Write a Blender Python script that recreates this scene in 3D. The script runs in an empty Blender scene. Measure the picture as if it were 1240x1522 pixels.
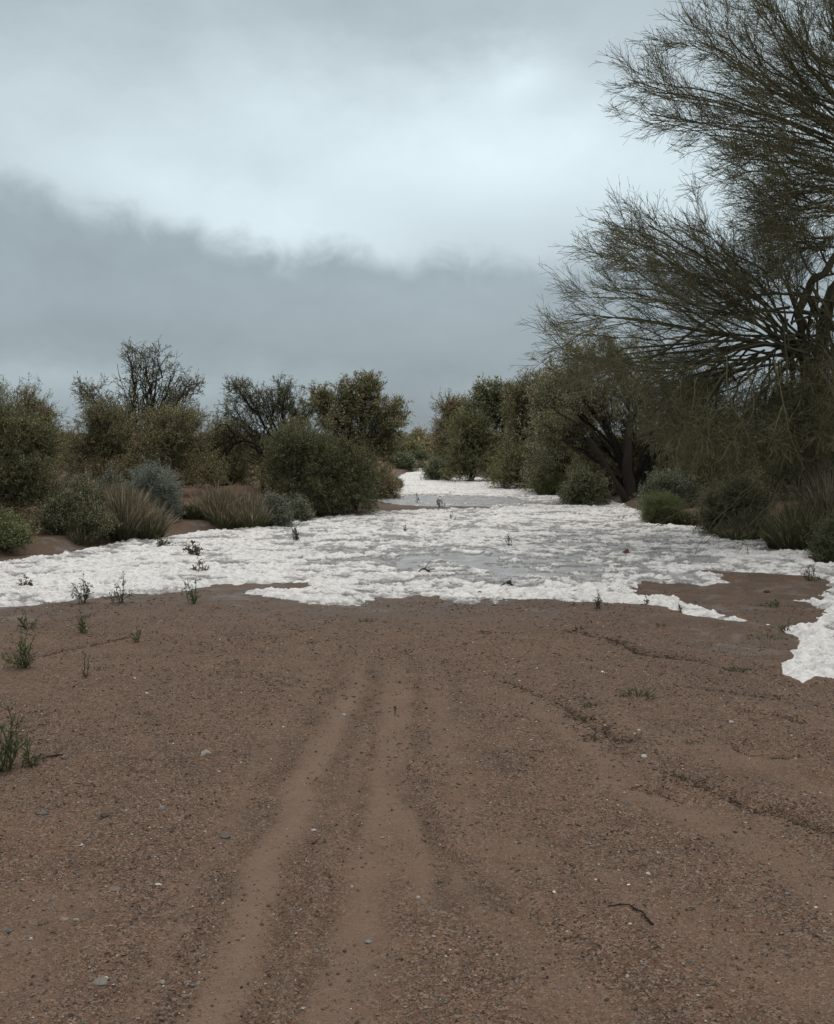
import bpy, math
import numpy as np
R = math.radians
sc = bpy.context.scene
col = sc.collection

# ------------------------------------------------------------------ camera
F, CX, CY, HZ, CAMH = 1500.0, 620.0, 761.0, 660.0, 1.6       # focal length in photo pixels, centre, horizon row
PITCH = math.atan((CY - HZ) / F)
cam_d = bpy.data.cameras.new('camera'); cam = bpy.data.objects.new('camera', cam_d); col.objects.link(cam)
cam.location = (0, 0, CAMH); cam.rotation_euler = (R(90) - PITCH, 0, 0)
cam_d.sensor_fit = 'VERTICAL'; cam_d.sensor_height = 24; cam_d.lens = 24 * F / 1522
cam_d.clip_start = 0.05; cam_d.clip_end = 6000
sc.camera = cam

# ------------------------------------------------------------------ render / colour
sc.view_settings.view_transform = 'Standard'; sc.view_settings.look = 'None'
sc.view_settings.exposure = 0.0; sc.view_settings.gamma = 1; sc.view_settings.use_curve_mapping = False
SUN_EL, SUN_AZ = R(52), R(14)                                # azimuth from +Y towards +X

class NT:
    """tiny node-tree helper"""
    def __init__(s, tree): s.t = tree; s.n = tree.nodes; s.l = tree.links
    def put(s, sock, v):
        if isinstance(v, bpy.types.NodeSocket): s.l.new(v, sock)
        elif v is not None: sock.default_value = v
    def m(s, op, a, b=None, c=None, clamp=False):
        n = s.n.new('ShaderNodeMath'); n.operation = op; n.use_clamp = clamp
        s.put(n.inputs[0], a); s.put(n.inputs[1], b); s.put(n.inputs[2], c); return n.outputs[0]
    def sstep(s, x, lo, hi):
        n = s.n.new('ShaderNodeMapRange'); n.interpolation_type = 'SMOOTHSTEP'; n.clamp = True
        s.put(n.inputs[0], x); s.put(n.inputs[1], lo); s.put(n.inputs[2], hi); return n.outputs[0]
    def lin(s, x, lo, hi, a, b):
        n = s.n.new('ShaderNodeMapRange'); n.clamp = True
        for i, v in enumerate((x, lo, hi, a, b)): s.put(n.inputs[i], v)
        return n.outputs[0]
    def noise(s, vec, scale, detail=4, rough=.5, dist=0, dim='3D'):
        n = s.n.new('ShaderNodeTexNoise'); n.noise_dimensions = dim
        if vec is not None: s.l.new(vec, n.inputs['Vector'])
        n.inputs['Scale'].default_value = scale; n.inputs['Detail'].default_value = detail
        n.inputs['Roughness'].default_value = rough; n.inputs['Distortion'].default_value = dist
        return n.outputs['Fac']
    def vor(s, vec, scale, out='Distance', feat='F1'):
        n = s.n.new('ShaderNodeTexVoronoi'); n.feature = feat
        s.l.new(vec, n.inputs['Vector']); n.inputs['Scale'].default_value = scale
        return n.outputs[out]
    def mix(s, f, a, b, mode='MIX'):
        n = s.n.new('ShaderNodeMix'); n.data_type = 'RGBA'; n.blend_type = mode
        s.put(n.inputs[0], f); s.put(n.inputs[6], a if isinstance(a, bpy.types.NodeSocket) else (*a, 1)[:4])
        s.put(n.inputs[7], b if isinstance(b, bpy.types.NodeSocket) else (*b, 1)[:4]); return n.outputs[2]
    def gauss(s, u, v, cu, cv, su, sv, ang=0):
        du = s.m('SUBTRACT', u, cu); dv = s.m('SUBTRACT', v, cv)
        if ang:
            ca, sa = math.cos(ang), math.sin(ang)
            du, dv = (s.m('ADD', s.m('MULTIPLY', du, ca), s.m('MULTIPLY', dv, sa)),
                      s.m('SUBTRACT', s.m('MULTIPLY', dv, ca), s.m('MULTIPLY', du, sa)))
        a = s.m('POWER', s.m('ABSOLUTE', s.m('DIVIDE', du, su)), 2.0); b = s.m('POWER', s.m('ABSOLUTE', s.m('DIVIDE', dv, sv)), 2.0)
        return s.m('EXPONENT', s.m('MULTIPLY', s.m('ADD', a, b), -1.0))

# ------------------------------------------------------------------ sky (world): overcast cloud over a Nishita sky
world = bpy.data.worlds.new('World'); sc.world = world; world.use_nodes = True
w = NT(world.node_tree); w.n.clear()
sky = w.n.new('ShaderNodeTexSky'); sky.sky_type = 'NISHITA'; sky.sun_disc = False
sky.sun_elevation = SUN_EL; sky.sun_rotation = SUN_AZ
tc = w.n.new('ShaderNodeTexCoord'); sep = w.n.new('ShaderNodeSeparateXYZ'); w.l.new(tc.outputs['Generated'], sep.inputs[0])
az = w.m('ARCTAN2', sep.outputs[0], sep.outputs[1]); el = w.m('ARCSINE', sep.outputs[2])
U = w.m('MULTIPLY_ADD', az, F, CX)                 # azimuth and elevation, 1500 units to the radian
V = w.m('MULTIPLY_ADD', el, -F, HZ)
cmb = w.n.new('ShaderNodeCombineXYZ'); w.l.new(w.m('DIVIDE', U, 600), cmb.inputs[0]); w.l.new(w.m('DIVIDE', V, 360), cmb.inputs[1])
nA = w.m('SUBTRACT', w.noise(cmb.outputs[0], 1.6, 5, .5), .5)
cmb2 = w.n.new('ShaderNodeCombineXYZ'); w.l.new(w.m('DIVIDE', U, 260), cmb2.inputs[0]); w.l.new(w.m('DIVIDE', V, 150), cmb2.inputs[1]); cmb2.inputs[2].default_value = 3.3
nB = w.m('SUBTRACT', w.noise(cmb2.outputs[0], 2.2, 7, .55), .5)
cmb3 = w.n.new('ShaderNodeCombineXYZ'); w.l.new(w.m('DIVIDE', U, 200), cmb3.inputs[0]); cmb3.inputs[1].default_value = 7.7; w.l.new(w.m('DIVIDE', V, 500), cmb3.inputs[2])
nE = w.m('SUBTRACT', w.noise(cmb3.outputs[0], 1.7, 5, .55), .5)
def SUM(*a):
    r = a[0]
    for b in a[1:]: r = w.m('ADD', r, b)
    return r
def K(x, k): return w.m('MULTIPLY', x, k)
U2 = w.m('ADD', U, K(nA, 160)); V2 = SUM(V, K(nA, 90), K(nB, 50))
top = SUM(.765, K(w.gauss(U2, V2, 660, 235, 330, 120), .15), K(w.gauss(U2, V2, 330, 335, 330, 60, .22), .105),
          K(w.gauss(U2, V2, 755, 138, 70, 42), .11), K(w.gauss(U2, V2, 1000, 300, 330, 95), .08),
          K(w.gauss(U2, V2, 130, 190, 300, 80, .2), .05), K(w.gauss(U2, V2, 610, 60, 230, 85, .15), -.065),
          K(w.gauss(U2, V2, 60, 30, 240, 120), -.06), K(w.gauss(U2, V2, 930, 60, 150, 100), -.01), K(w.gauss(U2, V2, 330, 90, 60, 130, -.5), .03), K(nB, .07))
cmb4 = w.n.new('ShaderNodeCombineXYZ'); w.l.new(w.m('DIVIDE', U, 100), cmb4.inputs[0]); w.l.new(w.m('DIVIDE', V, 80), cmb4.inputs[1]); cmb4.inputs[2].default_value = 1.3
nF = w.m('SUBTRACT', w.noise(cmb4.outputs[0], 1.4, 6, .55, .4), .5)
edge = SUM(w.lin(U, 0, 420, 285, 368), K(nE, 50), K(nF, 85), w.lin(U, 500, 1000, 0, 12))
band = SUM(.652, K(w.gauss(U2, V2, 80, 575, 360, 26), .055), K(w.gauss(U2, V2, 560, 440, 300, 60), .018),
           K(w.gauss(U2, V, 640, 640, 420, 60), -.075), K(w.gauss(U2, V2, 620, 545, 260, 25), -.02), K(w.gauss(U2, V2, 150, 500, 300, 40), -.015), K(nB, .09))
f = w.sstep(w.m('SUBTRACT', V, edge), -10, K(SUM(nA, 1.1), 52))
lev = w.m('ADD', w.m('MULTIPLY', top, w.m('SUBTRACT', 1, f)), w.m('MULTIPLY', band, f))
lev = w.m('ADD', lev, K(w.sstep(V, -60, -1300), .40))          # brighter cloud overhead
lum = w.m('POWER', w.m('MAXIMUM', lev, .2), 2.25)
tint = w.mix(w.sstep(lev, .5, .92), (.83, 1.0, 1.10), (.85, 1.0, 1.06)); tint = w.mix(w.sstep(V, -40, -500), tint, (1.05, 1.0, .95))
cl = w.n.new('ShaderNodeVectorMath'); cl.operation = 'SCALE'; w.l.new(tint, cl.inputs[0]); w.l.new(K(lum, 10), cl.inputs['Scale'])
mx = w.mix(.97, sky.outputs[0], cl.outputs[0])
bg = w.n.new('ShaderNodeBackground'); w.l.new(mx, bg.inputs[0]); bg.inputs[1].default_value = .105
wo = w.n.new('ShaderNodeOutputWorld'); w.l.new(bg.outputs[0], wo.inputs[0])

sd = bpy.data.lights.new('sun', 'SUN'); so = bpy.data.objects.new('sun', sd); col.objects.link(so)
sd.energy = .55; sd.angle = R(22); sd.color = (1, .97, .93)
sd.energy = .65
so.rotation_euler = (-(R(90) - SUN_EL), 0, -SUN_AZ)
so.location = (0, 0, 30)

# ------------------------------------------------------------------ geometry helpers
def ray(px, py):
    a, b = (px - CX) / F, (CY - py) / F
    return np.array([a, math.cos(PITCH) + b * math.sin(PITCH), -math.sin(PITCH) + b * math.cos(PITCH)])
def at(px, py, Y):
    d = ray(px, py); return np.array([0, 0, CAMH]) + d * (Y / d[1])
def gnd(px, py, z=0.0):
    d = ray(px, py); return np.array([0, 0, CAMH]) + d * ((z - CAMH) / d[2])
def ss(x, a, b):
    t = np.clip((x - a) / (b - a), 0, 1); return t * t * (3 - 2 * t)
def hsh(i, j, s):
    n = (i.astype(np.int64) * 374761393 + j.astype(np.int64) * 668265263 + s * 1442695041) & 0xffffffff
    n = ((n ^ (n >> 13)) * 1274126177) & 0xffffffff
    n = ((n ^ (n >> 16)) * 2246822519) & 0xffffffff
    return ((n ^ (n >> 15)) & 0xffffff) / float(0xffffff)
def vn(x, y, s=0):
    i = np.floor(x); j = np.floor(y); fx = x - i; fy = y - j
    fx = fx * fx * fx * (fx * (fx * 6 - 15) + 10); fy = fy * fy * fy * (fy * (fy * 6 - 15) + 10)
    a, b, c, d = hsh(i, j, s), hsh(i + 1, j, s), hsh(i, j + 1, s), hsh(i + 1, j + 1, s)
    return a + (b - a) * fx + (c - a) * fy + (a - b - c + d) * fx * fy
def fbm(x, y, s=0, o=4, g=.5):
    v = 0; a = 1; t = 0
    for k in range(o):
        ca, sa = math.cos(k * 1.1 + .4), math.sin(k * 1.1 + .4); q = 2.03 ** k
        v = v + a * vn((x * ca - y * sa) * q + 13.7 * k, (x * sa + y * ca) * q - 7.1 * k, s + k * 17); t += a; a *= g
    return v / t
def wor(x, y, s=0):
    """cellular noise: distance to the nearest seed, to the second, and that cell's own random number"""
    i = np.floor(x); j = np.floor(y); f1 = np.full(x.shape, 9.); f2 = f1.copy(); rid = np.zeros(x.shape)
    for di in (-1, 0, 1):
        for dj in (-1, 0, 1):
            a, b = i + di, j + dj; d = np.hypot(a + hsh(a, b, s) - x, b + hsh(a, b, s + 7) - y); m = d < f1
            f2 = np.where(m, f1, np.minimum(f2, d)); rid = np.where(m, hsh(a, b, s + 13), rid); f1 = np.where(m, d, f1)
    return f1, f2, rid
def seg_d(X, Y, pts):
    """distance to a polyline and parameter 0..1 along it"""
    best = np.full(X.shape, 1e9); tt = np.zeros(X.shape); n = len(pts) - 1
    for k in range(n):
        ax, ay = pts[k][:2]; bx, by = pts[k + 1][:2]; dx, dy = bx - ax, by - ay
        t = np.clip(((X - ax) * dx + (Y - ay) * dy) / (dx * dx + dy * dy + 1e-9), 0, 1)
        d = np.hypot(X - ax - t * dx, Y - ay - t * dy); m = d < best
        best = np.where(m, d, best); tt = np.where(m, (k + t) / n, tt)
    return best, tt
def poly_sd(X, Y, pts):
    """signed distance, positive inside"""
    d, _ = seg_d(X, Y, list(pts) + [pts[0]]); ins = np.zeros(X.shape, bool); n = len(pts)
    for k in range(n):
        ax, ay = pts[k][:2]; bx, by = pts[(k + 1) % n][:2]
        c = (ay > Y) != (by > Y); xi = ax + (Y - ay) * (bx - ax) / (by - ay + 1e-12)
        ins ^= c & (X < xi)
    return np.where(ins, d, -d)

class MB:
    def __init__(s): s.V, s.Q, s.T, s.C, s.n = [], [], [], [], 0
    def add(s, V, Q=None, T=None, C=(1, 1, 1)):
        V = np.asarray(V, float).reshape(-1, 3); C = np.asarray(C, float)
        if C.ndim == 1: C = np.tile(C, (len(V), 1))
        if Q is not None and len(Q): s.Q.append(np.asarray(Q, np.int64).reshape(-1, 4) + s.n)
        if T is not None and len(T): s.T.append(np.asarray(T, np.int64).reshape(-1, 3) + s.n)
        s.V.append(V); s.C.append(C); s.n += len(V)
    def build(s, name, mat, parent=None, origin=None, smooth=False, extra=None):
        V = np.concatenate(s.V); C = np.concatenate(s.C)
        loc = np.zeros(3)
        if parent is not None: V = V - np.array(parent['_o'])
        elif origin is not None: loc = np.array(origin, float); V = V - loc
        Q = np.concatenate(s.Q) if s.Q else np.zeros((0, 4), np.int64)
        T = np.concatenate(s.T) if s.T else np.zeros((0, 3), np.int64)
        me = bpy.data.meshes.new(name)
        me.vertices.add(len(V)); me.vertices.foreach_set('co', V.astype(np.float32).ravel())
        nl = Q.size + T.size; me.loops.add(nl)
        me.loops.foreach_set('vertex_index', np.concatenate([Q.ravel(), T.ravel()]).astype(np.int32))
        me.polygons.add(len(Q) + len(T))
        st = np.concatenate([np.arange(len(Q)) * 4, Q.size + np.arange(len(T)) * 3]).astype(np.int32)
        me.polygons.foreach_set('loop_start', st)
        me.polygons.foreach_set('use_smooth', np.full(len(st), smooth))
        a = me.attributes.new('col', 'FLOAT_COLOR', 'POINT')
        a.data.foreach_set('color', np.concatenate([C, np.ones((len(C), 1))], 1).astype(np.float32).ravel())
        if extra:
            for k, v in extra.items():
                e = me.attributes.new(k, 'FLOAT', 'POINT'); e.data.foreach_set('value', np.asarray(v, np.float32).ravel())
        me.update(calc_edges=True); me.materials.append(mat)
        o = bpy.data.objects.new(name, me); col.objects.link(o); o.location = loc
        if parent is not None: o.parent = parent
        return o
def thing(name, label, cat, loc, group=None):
    o = bpy.data.objects.new(name, None); col.objects.link(o); o.empty_display_size = .2
    o.location = loc; o['_o'] = [float(v) for v in loc]; o['label'] = label; o['category'] = cat
    if group: o['group'] = group
    return o
def tag(o, label=None, cat=None, group=None, kind=None):
    if label: o['label'] = label
    if cat: o['category'] = cat
    if group: o['group'] = group
    if kind: o['kind'] = kind
    return o
def nrm(v): return v / (np.linalg.norm(v, axis=-1, keepdims=True) + 1e-9)
def tubes(mb, P, Rr, m, C, rng):
    """P (n,s,3) polylines with radii (n,s) -> m-sided tubes"""
    n, s = P.shape[:2]
    if n == 0: return
    T = np.empty_like(P); T[:, 1:-1] = P[:, 2:] - P[:, :-2]; T[:, 0] = P[:, 1] - P[:, 0]; T[:, -1] = P[:, -1] - P[:, -2]
    T = nrm(T); ref = nrm(rng.normal(size=(n, 1, 3))); A = nrm(np.cross(T, ref)); B = np.cross(T, A)
    ang = np.arange(m) * 2 * math.pi / m
    ring = P[:, :, None] + Rr[:, :, None, None] * (np.cos(ang)[None, None, :, None] * A[:, :, None] + np.sin(ang)[None, None, :, None] * B[:, :, None])
    idx = np.arange(n * s * m).reshape(n, s, m); a = idx[:, :-1]; b = idx[:, 1:]
    q = np.stack([a, np.roll(a, -1, 2), np.roll(b, -1, 2), b], -1).reshape(-1, 4)
    C = np.asarray(C, float)
    if C.ndim == 1: C = np.tile(C, (n, 1))
    Cv = np.repeat(C, s * m, 0)
    mb.add(ring.reshape(-1, 3), Q=q, C=Cv)
def sample(P, Rr, idx, t):
    s = P.shape[1] - 1; f = np.clip(t * s, 0, s - 1e-4); i = f.astype(int); f = (f - i)[:, None]
    a = P[idx, i]; b = P[idx, i + 1]
    return a + (b - a) * f, nrm(b - a), Rr[idx, i] * (1 - f[:, 0]) + Rr[idx, i + 1] * f[:, 0]
def grow(P, Rr, nch, t0, t1, ang, length, segs, wig, trop, rf, rng, rtip=.0015, rmax=None, jl=.5):
    """nch children per parent polyline"""
    n = len(P); idx = np.repeat(np.arange(n), nch); N = len(idx)
    t = rng.uniform(t0, t1, N); p, T, r = sample(P, Rr, idx, t)
    perp = nrm(np.cross(T, rng.normal(size=(N, 3)))); a = np.radians(rng.uniform(ang[0], ang[1], N))[:, None]
    D = nrm(np.cos(a) * T + np.sin(a) * perp)
    L = length * rng.uniform(1 - jl, 1 + jl, N) * (1.15 - .5 * t)
    out = np.empty((N, segs + 1, 3)); out[:, 0] = p; st = (L / segs)[:, None]; trop = np.asarray(trop, float)
    for k in range(segs):
        D = nrm(D + wig * rng.normal(size=(N, 3)) + trop); out[:, k + 1] = out[:, k] + D * st
    r0 = np.maximum(r * rf, rtip * 1.3)
    if rmax: r0 = np.minimum(r0, rmax)
    RR = r0[:, None] * (1 - np.linspace(0, 1, segs + 1)[None] ** 1.0 * .75); RR = np.maximum(RR, rtip)
    return out, RR
def bez(A, Bc, Cc, s, wig, rng):
    t = np.linspace(0, 1, s + 1)[None, :, None]
    P = (1 - t) ** 2 * A[:, None] + 2 * t * (1 - t) * Bc[:, None] + t * t * Cc[:, None]
    w_ = rng.normal(size=P.shape) * wig; w_[:, 0] = 0
    return P + w_
def leaves(mb, P, Rr, per, size, asp, C, rng, t0=.1, spread=.02, cj=.25, droop=0):
    n = len(P); idx = np.repeat(np.arange(n), per); N = len(idx)
    if N == 0: return
    p, T, _ = sample(P, Rr, idx, rng.uniform(t0, 1, N)); p = p + rng.normal(size=(N, 3)) * spread
    D = nrm(T * .6 + rng.normal(size=(N, 3)) * .8 + np.array([0, 0, -droop])); S = nrm(np.cross(D, rng.normal(size=(N, 3))))
    L = size * rng.uniform(.55, 1.35, N)[:, None]; W = L * asp
    v = np.stack([p, p + D * L * .45 + S * W * .5, p + D * L, p + D * L * .5 - S * W * .5], 1)
    C = np.asarray(C, float); c = C[rng.integers(0, len(C), N)] if C.ndim == 2 else np.tile(C, (N, 1))
    c = c * np.exp(rng.normal(size=(N, 1)) * cj)
    mb.add(v.reshape(-1, 3), Q=np.arange(N * 4).reshape(-1, 4), C=np.repeat(c, 4, 0))

# ------------------------------------------------------------------ materials
def mat_attr(name, rough=.75, spec=.25, trans=0.0, bump=0):
    m = bpy.data.materials.new(name); m.use_nodes = True; t = NT(m.node_tree); t.n.clear()
    a = t.n.new('ShaderNodeAttribute'); a.attribute_name = 'col'
    p = t.n.new('ShaderNodeBsdfPrincipled'); t.l.new(a.outputs['Color'], p.inputs['Base Color'])
    p.inputs['Roughness'].default_value = rough; p.inputs['Specular IOR Level'].default_value = spec
    o = t.n.new('ShaderNodeOutputMaterial')
    if bump:
        tcn = t.n.new('ShaderNodeTexCoord'); nz = t.noise(tcn.outputs['Object'], bump, 5, .6)
        b = t.n.new('ShaderNodeBump'); b.inputs['Distance'].default_value = .01; b.inputs['Strength'].default_value = .8
        t.l.new(nz, b.inputs['Height']); t.l.new(b.outputs[0], p.inputs['Normal'])
        mm = t.mix(nz, (.45, .45, .45), (1.5, 1.5, 1.5)); mc = t.mix(1.0, a.outputs['Color'], mm, 'MULTIPLY'); t.l.new(mc, p.inputs['Base Color'])
    if trans:
        tr = t.n.new('ShaderNodeBsdfTranslucent'); t.l.new(a.outputs['Color'], tr.inputs[0])
        ms = t.n.new('ShaderNodeMixShader'); ms.inputs[0].default_value = trans
        t.l.new(p.outputs[0], ms.inputs[1]); t.l.new(tr.outputs[0], ms.inputs[2]); t.l.new(ms.outputs[0], o.inputs[0])
    else: t.l.new(p.outputs[0], o.inputs[0])
    return m
M_LEAF = mat_attr('leaf', .6, .25, .45)
M_TWIG = mat_attr('twig', .8, .2)
M_BARK = mat_attr('bark', .85, .2, bump=22)
M_GRASS = mat_attr('dry_grass', .7, .2, .2)
M_STONE = mat_attr('stone', .75, .3, bump=140)

# ground
def mat_ground():
    m = bpy.data.materials.new('sand_and_gravel'); m.use_nodes = True; t = NT(m.node_tree); t.n.clear()
    tcn = t.n.new('ShaderNodeTexCoord'); P = tcn.outputs['Object']
    def attr(nm): a = t.n.new('ShaderNodeAttribute'); a.attribute_name = nm; return a.outputs['Fac']
    trk, wet, bank, rill = attr('track'), attr('wet'), attr('bank'), attr('rill')
    n1 = t.noise(P, .9, 6, .6); n2 = t.noise(P, 5, 6, .65, .3); n3 = t.noise(P, 38, 5, .7)
    c = t.mix(t.sstep(n2, .34, .68), (.128, .078, .052), (.195, .125, .086))
    c = t.mix(K2(t, t.sstep(n1, .38, .66), .5), c, (.19, .125, .088))
    n0 = t.noise(P, 2.3, 7, .68, .4); c = t.mix(K2(t, t.sstep(n0, .5, .66), .55), c, (.082, .060, .047))
    n5 = t.noise(P, 14, 5, .7, .2); c = t.mix(K2(t, t.sstep(n5, .56, .72), .5), c, (.07, .055, .045)); c = t.mix(K2(t, t.sstep(n5, .46, .3), .25), c, (.25, .175, .13))
    # coarse grains: dark and light gravel, thinner in the wheel tracks
    grav = t.m('SUBTRACT', 1.0, t.m('MULTIPLY', trk, .75))
    for sc_, lo, hi, colr, amt in ((150, .60, .72, (.035, .025, .02), .9), (95, .64, .76, (.04, .032, .028), .85),
                                   (210, .66, .78, (.36, .27, .21), .75), (120, .74, .84, (.30, .26, .22), .7)):
        v = t.vor(P, sc_, 'Color'); s_ = t.n.new('ShaderNodeSeparateColor'); t.l.new(v, s_.inputs[0])
        f_ = t.m('MULTIPLY', t.sstep(s_.outputs[0], lo, hi), t.m('MULTIPLY', grav, amt))
        f_ = t.m('MULTIPLY', f_, t.sstep(n3, .35, .6))
        c = t.mix(f_, c, colr)
    c = t.mix(K2(t, t.m('MULTIPLY', trk, t.sstep(n2, .1, .45)), .85), c, t.mix(n3, (.20, .148, .114), (.27, .206, .162)))
    c = t.mix(K2(t, bank, .75), c, t.mix(n2, (.19, .115, .08), (.31, .205, .15)))
    lit = t.m('MULTIPLY', bank, t.sstep(t.noise(P, 2.2, 5, .6), .42, .6)); c = t.mix(K2(t, lit, .5), c, (.10, .085, .05))
    # damp, greyer film of melt near the slush
    wf = t.m('MULTIPLY', wet, t.sstep(t.noise(P, 2.6, 5, .6, .4), .30, .62)); c = t.mix(K2(t, wf, .8), c, (.098, .077, .064))
    fr = t.m('MULTIPLY', t.sstep(wet, .25, .8), t.sstep(t.noise(P, 1.9, 6, .70, .6), .53, .66)); c = t.mix(K2(t, fr, .62), c, (.215, .21, .21))
    c = t.mix(K2(t, rill, .75), c, (.042, .036, .024))
    hsv = t.n.new('ShaderNodeHueSaturation'); hsv.inputs['Saturation'].default_value = 1.0; c = t.mix(1.0, c, (.885, .825, .775), 'MULTIPLY'); t.l.new(c, hsv.inputs['Color'])
    p = t.n.new('ShaderNodeBsdfPrincipled'); t.l.new(hsv.outputs[0], p.inputs['Base Color'])
    t.put(p.inputs['Roughness'], t.lin(wf, 0, 1, .92, .5)); p.inputs['Specular IOR Level'].default_value = .2
    hgt = t.m('ADD', t.m('MULTIPLY', n3, .010), t.m('ADD', t.m('MULTIPLY', n2, .018), t.m('MULTIPLY', t.vor(P, 130), -.006)))
    b = t.n.new('ShaderNodeBump'); b.inputs['Distance'].default_value = 1.0; b.inputs['Strength'].default_value = .9
    t.l.new(hgt, b.inputs['Height']); t.l.new(b.outputs[0], p.inputs['Normal'])
    o = t.n.new('ShaderNodeOutputMaterial'); t.l.new(p.outputs[0], o.inputs[0]); return m
def K2(t, x, k): return t.m('MULTIPLY', x, k)
def mat_snow():
    m = bpy.data.materials.new('hail_snow'); m.use_nodes = True; t = NT(m.node_tree); t.n.clear()
    P = t.n.new('ShaderNodeTexCoord').outputs['Object']; a = t.n.new('ShaderNodeAttribute'); a.attribute_name = 'thick_shade'
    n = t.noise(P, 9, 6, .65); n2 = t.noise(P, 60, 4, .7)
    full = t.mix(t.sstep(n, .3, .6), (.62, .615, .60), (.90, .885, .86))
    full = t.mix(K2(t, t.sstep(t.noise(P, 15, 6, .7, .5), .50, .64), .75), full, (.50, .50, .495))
    c = t.mix(t.sstep(t.m('ADD', a.outputs['Fac'], t.m('MULTIPLY', t.m('SUBTRACT', n2, .5), .5)), 0.04, .62), (.27, .27, .265), full)  # thin snow greys to slush; shade between the clods is painted in too
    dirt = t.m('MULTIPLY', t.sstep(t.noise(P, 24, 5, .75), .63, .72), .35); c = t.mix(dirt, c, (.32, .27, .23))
    p = t.n.new('ShaderNodeBsdfPrincipled'); t.l.new(c, p.inputs['Base Color']); p.inputs['Roughness'].default_value = .65
    p.inputs['Specular IOR Level'].default_value = .3
    h = t.m('ADD', t.m('MULTIPLY', n, .05), t.m('MULTIPLY', n2, .016))
    b = t.n.new('ShaderNodeBump'); b.inputs['Distance'].default_value = 1; b.inputs['Strength'].default_value = .9
    t.l.new(h, b.inputs['Height']); t.l.new(b.outputs[0], p.inputs['Normal'])
    o = t.n.new('ShaderNodeOutputMaterial'); t.l.new(p.outputs[0], o.inputs[0]); return m
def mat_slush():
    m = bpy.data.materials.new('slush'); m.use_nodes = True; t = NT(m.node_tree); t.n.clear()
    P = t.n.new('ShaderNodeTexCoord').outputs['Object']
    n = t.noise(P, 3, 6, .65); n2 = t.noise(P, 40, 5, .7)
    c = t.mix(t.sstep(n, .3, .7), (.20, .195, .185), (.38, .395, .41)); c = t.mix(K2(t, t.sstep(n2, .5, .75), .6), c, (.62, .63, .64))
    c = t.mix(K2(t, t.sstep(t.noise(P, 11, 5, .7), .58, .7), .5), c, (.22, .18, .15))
    p = t.n.new('ShaderNodeBsdfPrincipled'); t.l.new(c, p.inputs['Base Color']); p.inputs['Roughness'].default_value = .42
    p.inputs['Specular IOR Level'].default_value = .35
    b = t.n.new('ShaderNodeBump'); b.inputs['Distance'].default_value = 1; b.inputs['Strength'].default_value = .8
    t.l.new(t.m('MULTIPLY', t.m('ADD', n2, t.m('MULTIPLY', n, 2)), .01), b.inputs['Height']); t.l.new(b.outputs[0], p.inputs['Normal'])
    o = t.n.new('ShaderNodeOutputMaterial'); t.l.new(p.outputs[0], o.inputs[0]); return m

# ------------------------------------------------------------------ terrain
LB = np.array([(-2, -30), (8, -14), (10.5, -8.5), (13.9, -5.8), (15.8, -4.95), (18.5, -3.9), (20, -2.9), (22.9, -1.9), (26.7, -1.4), (43.6, -1.25), (56, -.8), (62, 2)])
RB = np.array([(-2, 40), (6, 22), (10, 12.5), (13, 8.6), (16.2, 6.45), (18.5, 5.65), (21.8, 4.95), (29.3, 5.5), (38.7, 4.7), (52, 2.5), (57, .9), (62, -2)])
def bank_d(X, Y):
    n = (vn(X * .9 + 4, Y * .9, 5) - .5) * .5
    d = np.maximum(np.interp(Y, LB[:, 0], LB[:, 1]) - X, X - np.interp(Y, RB[:, 0], RB[:, 1])); d = np.maximum(d, (Y - 57.5) * .6)
    return d + n * ss(Y, 8, 14)
def gh(X, Y):
    X = np.asarray(X, float); Y = np.asarray(Y, float)
    d = bank_d(X, Y)
    far = np.clip(1 - (np.hypot(X, Y) - 150) / 200, 0, 1)
    return (.16 * ss(d, .0, .5) + .30 * ss(d, .3, 3.5) + ss(d, .2, 2) * .22 * (fbm(X * .5, Y * .5, 31, 3) - .45)) \
        + (.035 * (fbm(X * .9, Y * .9, 11, 3) - .5) + .02 * (fbm(X * 2.6, Y * 2.6, 12, 3) - .5)) * far
W2 = lambda pts: [tuple(gnd(x, y)[:2]) for x, y in pts]
# wheel tracks of finer, paler sand; erosion rills with dark litter in them
TRACKS = [(W2([(560, 965), (520, 1060), (470, 1150), (420, 1260), (370, 1390), (300, 1540), (270, 1700)]), .11, 1.0),
          (W2([(500, 950), (452, 1030), (400, 1120), (330, 1240), (250, 1380), (180, 1520)]), .07, .35),
          (W2([(592, 960), (580, 1080), (562, 1180), (545, 1290), (520, 1420), (500, 1540)]), .12, .75), (W2([(575, 1180), (610, 1260), (660, 1320)]), .14, .8),
          (W2([(640, 960), (650, 1060), (690, 1180), (740, 1300), (800, 1420), (850, 1540)]), .08, .4),
          (W2([(560, 1230), (640, 1300), (760, 1390), (860, 1470), (960, 1560)]), .09, .42),
          (W2([(740, 1010), (870, 1110), (960, 1180), (1080, 1240), (1240, 1330), (1400, 1420)]), .10, .6),
          (W2([(640, 1200), (860, 1290), (1050, 1380), (1260, 1500)]), .16, .35), (W2([(900, 1060), (1060, 1120), (1240, 1180)]), .12, .4),
          (W2([(100, 1300), (60, 1400), (0, 1500)]), .2, .35)]
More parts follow.
